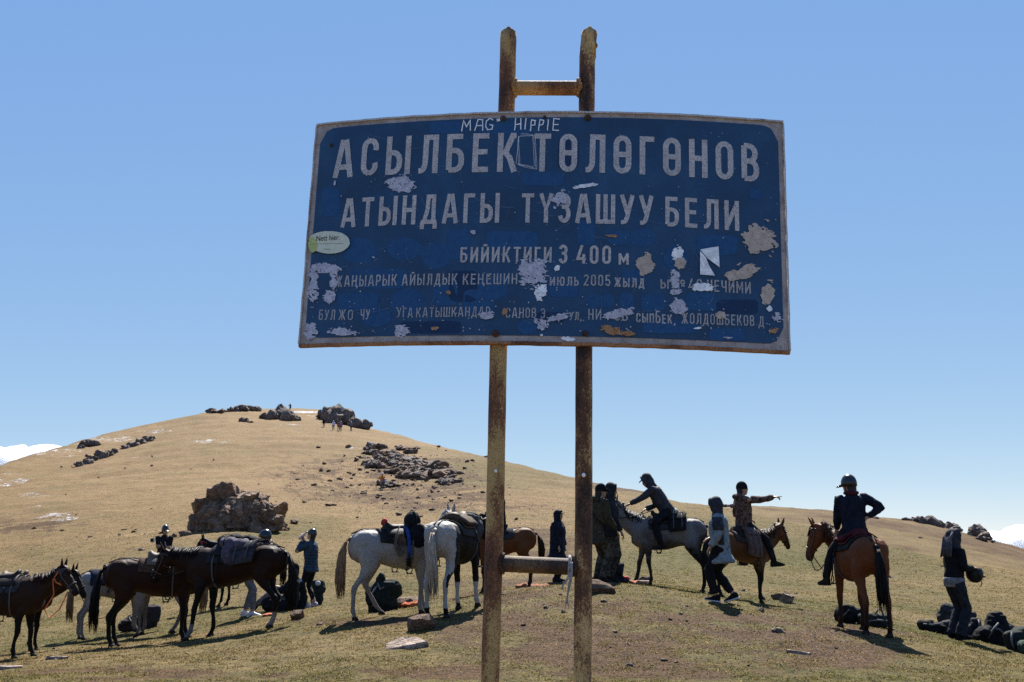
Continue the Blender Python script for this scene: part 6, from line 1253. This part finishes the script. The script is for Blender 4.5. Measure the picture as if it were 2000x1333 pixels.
# gravel: uncountable
def strewn(name, label, zones, size, m, flat=.7, flatten=None, seed=5):
    """vectorised scatter of little pieces on the ground"""
    rg = np.random.default_rng(seed); PX, PY = [], []
    for cx, cy, rx, ry, n in zones:
        a = rg.uniform(0, 2*math.pi, n); r_ = rg.uniform(0, 1, n)**.6; PX.append(cx+rx*r_*np.cos(a)); PY.append(cy+ry*r_*np.sin(a))
    PX = np.concatenate(PX); PY = np.concatenate(PY); k = (PY < 1345) & (PX > -30) & (PX < 2030); PX, PY = PX[k], PY[k]; n = len(PX)
    Y = np.array([quick_hit(x, y) for x, y in zip(PX, PY)])*(1+rg.normal(0, .012, n)); D = np.array([ray(x, y) for x, y in zip(PX, PY)]); X = D[:, 0]/D[:, 1]*Y; Z = ground(X, Y)
    s = rg.uniform(*size, n)*Y/FPX*rg.uniform(.15, 1, n)**.5; a = rg.uniform(0, 2*math.pi, n); base = np.array([(1, 0, 0), (-.4, .9, 0), (-.7, -.7, 0), (0, 0, flat)]); el = rg.uniform(1.0, 1.8, n)
    V = np.empty((n, 4, 3)); ca, sa = np.cos(a), np.sin(a)
    for q in range(4):
        bx_, by_ = base[q, 0]*el, base[q, 1]/el; V[:, q] = np.stack([X+s*(bx_*ca-by_*sa), Y+s*(bx_*sa+by_*ca), Z+s*base[q, 2]], 1)
    F = (np.array([(0, 1, 3), (1, 2, 3), (2, 0, 3)])[None]+4*np.arange(n)[:, None, None]).reshape(-1, 3)
    me = bpy.data.meshes.new(name); me.from_pydata(V.reshape(-1, 3).tolist(), [], F.tolist()); me.update(); o = link(name, me, m, None, False); tag(o, label, kind='stuff')
_qc = {}; _QY = np.exp(np.linspace(math.log(8), math.log(260), 1500))
def quick_hit(px, py):
    k = (int(px//14), int(py//5))
    if k not in _qc:
        d = ray(k[0]*14+7, k[1]*5+2.5); d = d/d[1]; p = CAM+d[None, :]*_QY[:, None]; b = p[:, 2] <= ground_base(p[:, 0], p[:, 1]); _qc[k] = float(_QY[int(np.argmax(b))]) if b.any() else 200.0
    return _qc[k]
strewn('gravel', 'pale gravel strewn over the trampled bare earth', [(1250, 1225, 400, 90, 2600), (1570, 1245, 200, 55, 1500), (1040, 1180, 150, 55, 1100), (1000, 1290, 1000, 45, 1600), (780, 950, 230, 60, 2600), (1000, 1040, 200, 50, 600)], (.8, 2.6), PALE)
CLOD = mat_rock('dark_soil_clod', (.012, .009, .006), (.030, .022, .014), (.055, .04, .027))
strewn('soil_clods', 'small dark clods of earth and dung on the trampled turf', [(1250, 1225, 450, 95, 2600), (1000, 1270, 1100, 70, 4200), (780, 950, 230, 60, 1200), (300, 1230, 420, 90, 1500), (1700, 1200, 400, 110, 1600)], (.7, 2.4), CLOD, .55, seed=6)
STRAW = plain((.30, .235, .135), .8, .1, name='dry_straw')
strewn('straw_litter', 'bleached straw and dead leaves lying on the turf', [(1000, 1250, 1150, 95, 9000), (1250, 1225, 450, 95, 2500), (1600, 1150, 450, 80, 2500), (450, 1150, 500, 70, 2500)], (.6, 1.9), STRAW, .35, seed=7)
# bags
def bag(name, label, px, py, Y, c, balls, straps=(), group=None, rot=0, extra=None):
    q = foot_at(px, py, Y); o = empty(name, q, rot, label, name.replace('_', ' '), group); mb = MB()
    rgb = random.Random(int(px*3+py))
    for p, r in balls:
        p = np.array(p, float); a = rgb.uniform(-.5, .5); t_ = rgb.uniform(-.25, .25); ca, sa = math.cos(a), math.sin(a); S_, U_, T_ = np.array([ca, sa, 0]), np.array([-sa, ca, 0]), nrm((t_, rgb.uniform(-.2, .2), 1))
        mb.loft([(p+T_*r[2]*k, S_*r[0]*w, U_*r[1]*w) for k, w in ((-1, .55), (-.85, .9), (-.3, 1.03), (.4, .98), (.85, .78), (1.0, .35))], 16, .62)
    for k in range(3):
        p, r = balls[k % len(balls)]; mb.ball(np.array(p)+np.array([rgb.uniform(-.7, .7)*r[0], -r[1]*.9, rgb.uniform(-.4, .4)*r[2]]), (r[0]*.38, r[1]*.35, r[2]*.4), 10, 7)
    link('bag', remesh(mb, .016, 2, .5, [(.020, 9, 3), (.010, 24, 5)]), cloth(tuple(x*.6 for x in c), .85), o)
    for pts in straps: s = MB(); s.tube(pts, .016, 5); s.build('strap', STRAPL, o)
    if extra: extra(o)
    return o
STRAPL = plain((.13, .125, .13), .8, .15, name='pale_webbing'); BK = (0.013, 0.014, 0.016); DG = (0.016, 0.024, 0.022)
bag('backpack', 'tall black backpack with a pointed hood behind the white horse', 745, 1172, 17.6, DG, [((0, 0, .18), (0.26, 0.18, 0.2)), ((.05, 0, .38), (0.22, 0.16, 0.16)), ((-.02, 0, .55), (0.07, 0.08, 0.13)), ((0.2, 0.05, 0.4), (0.13, 0.13, 0.15)), ((-.20, 0, .34), (0.08, 0.12, 0.1))], [[(-.12, -.17, .12), (-.16, -.2, .3), (-.06, -.16, .46)], [(.06, -.17, .44), (.0, -.2, .40), (-.05, -.14, .5)]])
bag('backpack', 'black backpack with a pale blue cloth on top left of the girl in blue', 577, 1162, 21.6, BK, [((0, 0, .16), (0.24, 0.2, 0.18)), ((.05, 0, .36), (0.17, 0.16, 0.17)), ((.02, 0, .50), (0.15, 0.12, 0.09))], [[(.10, -.17, .10), (.0, -.21, .2), (.02, -.19, .42)], [(.1, -.16, .15), (.13, -.2, .3), (.06, -.18, .45)]], extra=lambda o: (lambda mb: link('cloth', remesh(mb, .016, 3, .5, [(.012, 16, 2)]), cloth((0.28, 0.32, 0.44)), o))(MB().ball((.02, -.02, .57), (0.13, 0.12, 0.06))))
bag('backpack', 'round black pack with a white patch right of the girl in blue', 620, 1155, 22.6, (.022, .032, .030), [((0, 0, .14), (0.13, 0.14, 0.15)), ((.02, 0, .38), (0.14, 0.13, 0.15))], extra=lambda o: MB().ball((.03, -.12, .46), (0.06, 0.03, 0.05)).build('patch', WHITES, o))
bag('backpack', 'low black pack on the turf left of the legs of the bending person', 545, 1162, 20.8, BK, [((0, 0, .10), (0.28, 0.16, 0.11)), ((-.18, 0, .12), (0.13, 0.14, 0.12))])
bag('backpack', 'black pack and gear heap seen under the dark bay horse', 270, 1190, 21.2, (.045, .042, .048), [((0, 0, .14), (0.3, 0.2, 0.16)), ((.25, 0, .26), (0.2, 0.18, 0.26)), ((-.2, 0, .1), (0.15, 0.15, 0.12))], [[(-.12, -.22, .30), (-.02, -.24, .34), (.04, -.22, .26), (-.04, -.24, .20), (-.12, -.22, .30)]])
bag('backpack', 'black rounded bag with a red flap by the feet of the man in camouflage trousers', 1206, 1133, 19.3, (.034, .034, .040), [((0, 0, .16), (0.11, 0.12, 0.16)), ((.03, 0, .30), (0.09, 0.1, 0.09)), ((.12, -.04, .06), (0.14, 0.1, 0.06))], extra=lambda o: MB().ball((.14, -.08, .10), (0.07, 0.05, 0.035)).build('flap', plain((0.42, 0.02, 0.035), .8, .2, name='red_nylon'), o))
bag('duffel_bag', 'black round bag under the right chestnut horse', 1652, 1200, 16.4, BK, [((0, 0, .13), (0.17, 0.15, 0.14)), ((.14, 0, .11), (0.1, 0.13, 0.1))], [[(-.1, -.14, .1), (0, -.16, .2), (.1, -.12, .16)]])
bag('duffel_bag', 'low black bag with looped handles under the belly of the right chestnut horse', 1706, 1206, 16.2, (.022, .032, .030), [((-.1, 0, .10), (0.16, 0.14, 0.11)), ((.10, 0, .10), (0.18, 0.14, 0.1))], [[(.02, -.02, .18), (.06, -.04, .27), (.12, -.04, .27), (.15, -.02, .18)], [(-.2, -.14, .1), (0, -.165, .12), (.2, -.14, .1)]])
bag('riding_helmet', 'open black bag lying leftmost of the gear heap at right', 1822, 1222, 17.2, BK, [((0, 0, .08), (0.2, 0.14, 0.09)), ((-.12, 0, .12), (0.12, 0.12, 0.08))], [[(-.18, -.12, .10), (-.06, -.15, .16), (.08, -.14, .14)]]) if False else bag('duffel_bag', 'open black bag lying leftmost in the gear heap at right', 1822, 1222, 17.2, BK, [((0, 0, .08), (0.2, 0.14, 0.09)), ((-.12, 0, .13), (0.14, 0.12, 0.08))], [[(-.20, -.10, .15), (-.08, -.16, .14), (.08, -.14, .16)]])
bag('duffel_bag', 'grey topped bag behind the legs of the person at right', 1848, 1222, 17.4, (0.05, 0.046, 0.052), [((0, 0, .10), (0.2, 0.15, 0.12)), ((.05, 0, .15), (0.13, 0.12, 0.09))], [[(-.08, -.1, .22), (-.16, -.16, .1), (-.1, -.15, .03)]], extra=lambda o: MB().ball((-.21, -.03, .13), (0.055, 0.05, 0.07)).build('green_pouch', cloth((0.3, 0.36, 0.28)), o))
bag('backpack', 'tall black backpack standing behind the legs of the person at right', 1858, 1206, 18.4, (.045, .042, .048), [((0, 0, .2), (0.24, 0.16, 0.2)), ((.02, 0, .36), (0.2, 0.14, 0.12)), ((.30, 0, .28), (0.14, 0.1, 0.07)), ((.20, 0, .2), (0.12, 0.1, 0.16))], [[(.12, -.15, .1), (.2, -.16, .26), (.12, -.13, .4)]])
bag('backpack', 'black pack with buckles just right of the legs of the person at right', 1896, 1226, 17.4, (.034, .034, .040), [((0, 0, .10), (0.18, 0.15, 0.12)), ((.06, 0, .22), (0.1, 0.1, 0.12))], [[(.02, -.16, .06), (.08, -.16, .2), (.10, -.10, .32)]])
bag('backpack', 'large black backpack rightmost but one in the gear heap', 1940, 1230, 16.9, BK, [((0, 0, .14), (0.3, 0.2, 0.16)), ((.04, 0, .30), (0.17, 0.16, 0.18)), ((.22, 0, .16), (0.18, 0.17, 0.16)), ((.06, 0, .42), (0.12, 0.12, 0.09))], [[(-.2, -.2, .1), (-.12, -.24, .24), (.0, -.2, .34)], [(-.08, -.2, .26), (.0, -.22, .24), (.06, -.2, .18)]])
bag('duffel_bag', 'black bag with a grey lid cut by the right frame edge', 1994, 1254, 15.9, (.022, .032, .030), [((0, 0, .16), (0.24, 0.2, 0.17)), ((.06, 0, .26), (0.2, 0.18, 0.1))], [[(-.2, -.15, .3), (-.24, -.2, .16), (-.2, -.18, .05)]])
bag('sleeping_bag', 'green roll in front of the bag at the right frame edge', 2012, 1262, 15.5, (0.05, 0.085, 0.07), [((0, 0, .11), (0.16, 0.14, 0.12))])
bag('folded_cloth', 'orange patterned cloth lying behind the rock of the white horse', 800, 1158, 17.9, (0.52, 0.13, 0.045), [((0, 0, .04), (0.14, 0.12, 0.05)), ((0.1, 0.02, 0.05), (0.1, 0.1, 0.05))])
bag('folded_cloth', 'orange and white rag beside the long pale slab', 1238, 1133, 19.3, (0.5, 0.2, 0.1), [((0, 0, .03), (0.16, 0.12, 0.04)), ((-.06, -.04, .05), (0.09, 0.08, 0.03))])
bag('folded_cloth', 'faded orange cloth and stones beyond the lower crossbar', 1035, 1124, 20.5, (0.4, 0.16, 0.09), [((-.1, 0, .05), (0.18, 0.15, 0.05)), ((.2, 0, .04), (0.2, 0.14, 0.04))])
bag('folded_cloth', 'flat orange rag on the turf behind the hind leg of the bay horse', 525, 1176, 19.6, (0.48, 0.15, 0.07), [((0, 0, .02), (0.12, 0.1, 0.02))])
# mug held behind the person with folded arms
w = W_of(p1, np.array([-.05, -.34, 1.32])); c = empty('camera_box', w, 0, 'small grey box at the shoulder of the person with folded arms', 'box'); MB().box((0, 0, 0), (.05, .05, .06)).build('case', cloth((.25, .24, .23)), c, False); MB().box((0, -.055, .01), (.035, .006, .04)).build('flap', LEATHER, c, False); MB().tube([(0, 0, .06), (.05, 0, .12), (.14, 0, .10)], .008, 5).build('strap', LEATHER, c)
# ------------------------------------------------------------------ clouds low over the ridges
def cloud(name, label, px0, px1, pyb, pyt, Y, seed):
    rg = random.Random(seed); m = Y/FPX*1.02; mb = MB(); base = at((px0+px1)/2, pyb, Y)
    for i in range(60):
        u = rg.uniform(-1, 1); w = (px1-px0)/2*m; H_ = (pyb-pyt)*m*(1-.55*abs(u)**1.5); r = rg.uniform(.16, .36)*(pyb-pyt)*m; z = rg.uniform(.0, .85)*H_
        mb.ball((u*w, rg.uniform(-.3, .3)*w, max(z-r*.3, 0)), (r*rg.uniform(1, 1.5), r*1.2, r), 14, 10)
    me = remesh(mb, (pyb-pyt)*m*.028, 6, .5, [((pyb-pyt)*m*.03, 8/((pyb-pyt)*m), 3), ((pyb-pyt)*m*.014, 20/((pyb-pyt)*m), 4)])
    t = NT('cloud'); t.col((.98, .98, .98)); t.rough(1.0); t.spec(0.0)
    t.b.inputs['Subsurface Weight'].default_value = 1.0; L_ = (pyb-pyt)*m*.5; t.b.inputs['Subsurface Radius'].default_value = (1, 1, 1); t.b.inputs['Subsurface Scale'].default_value = L_
    o = link(name, me, t.m); o.location = tuple(base); tag(o, label, kind='structure'); return o
cloud('cloud', 'white cumulus cloud behind the left shoulder of the hill', -120, 150, 1010, 862, 3200, 4)
cloud('cloud', 'white cumulus cloud behind the right end of the far ridge', 1870, 2140, 1150, 1030, 3200, 8)
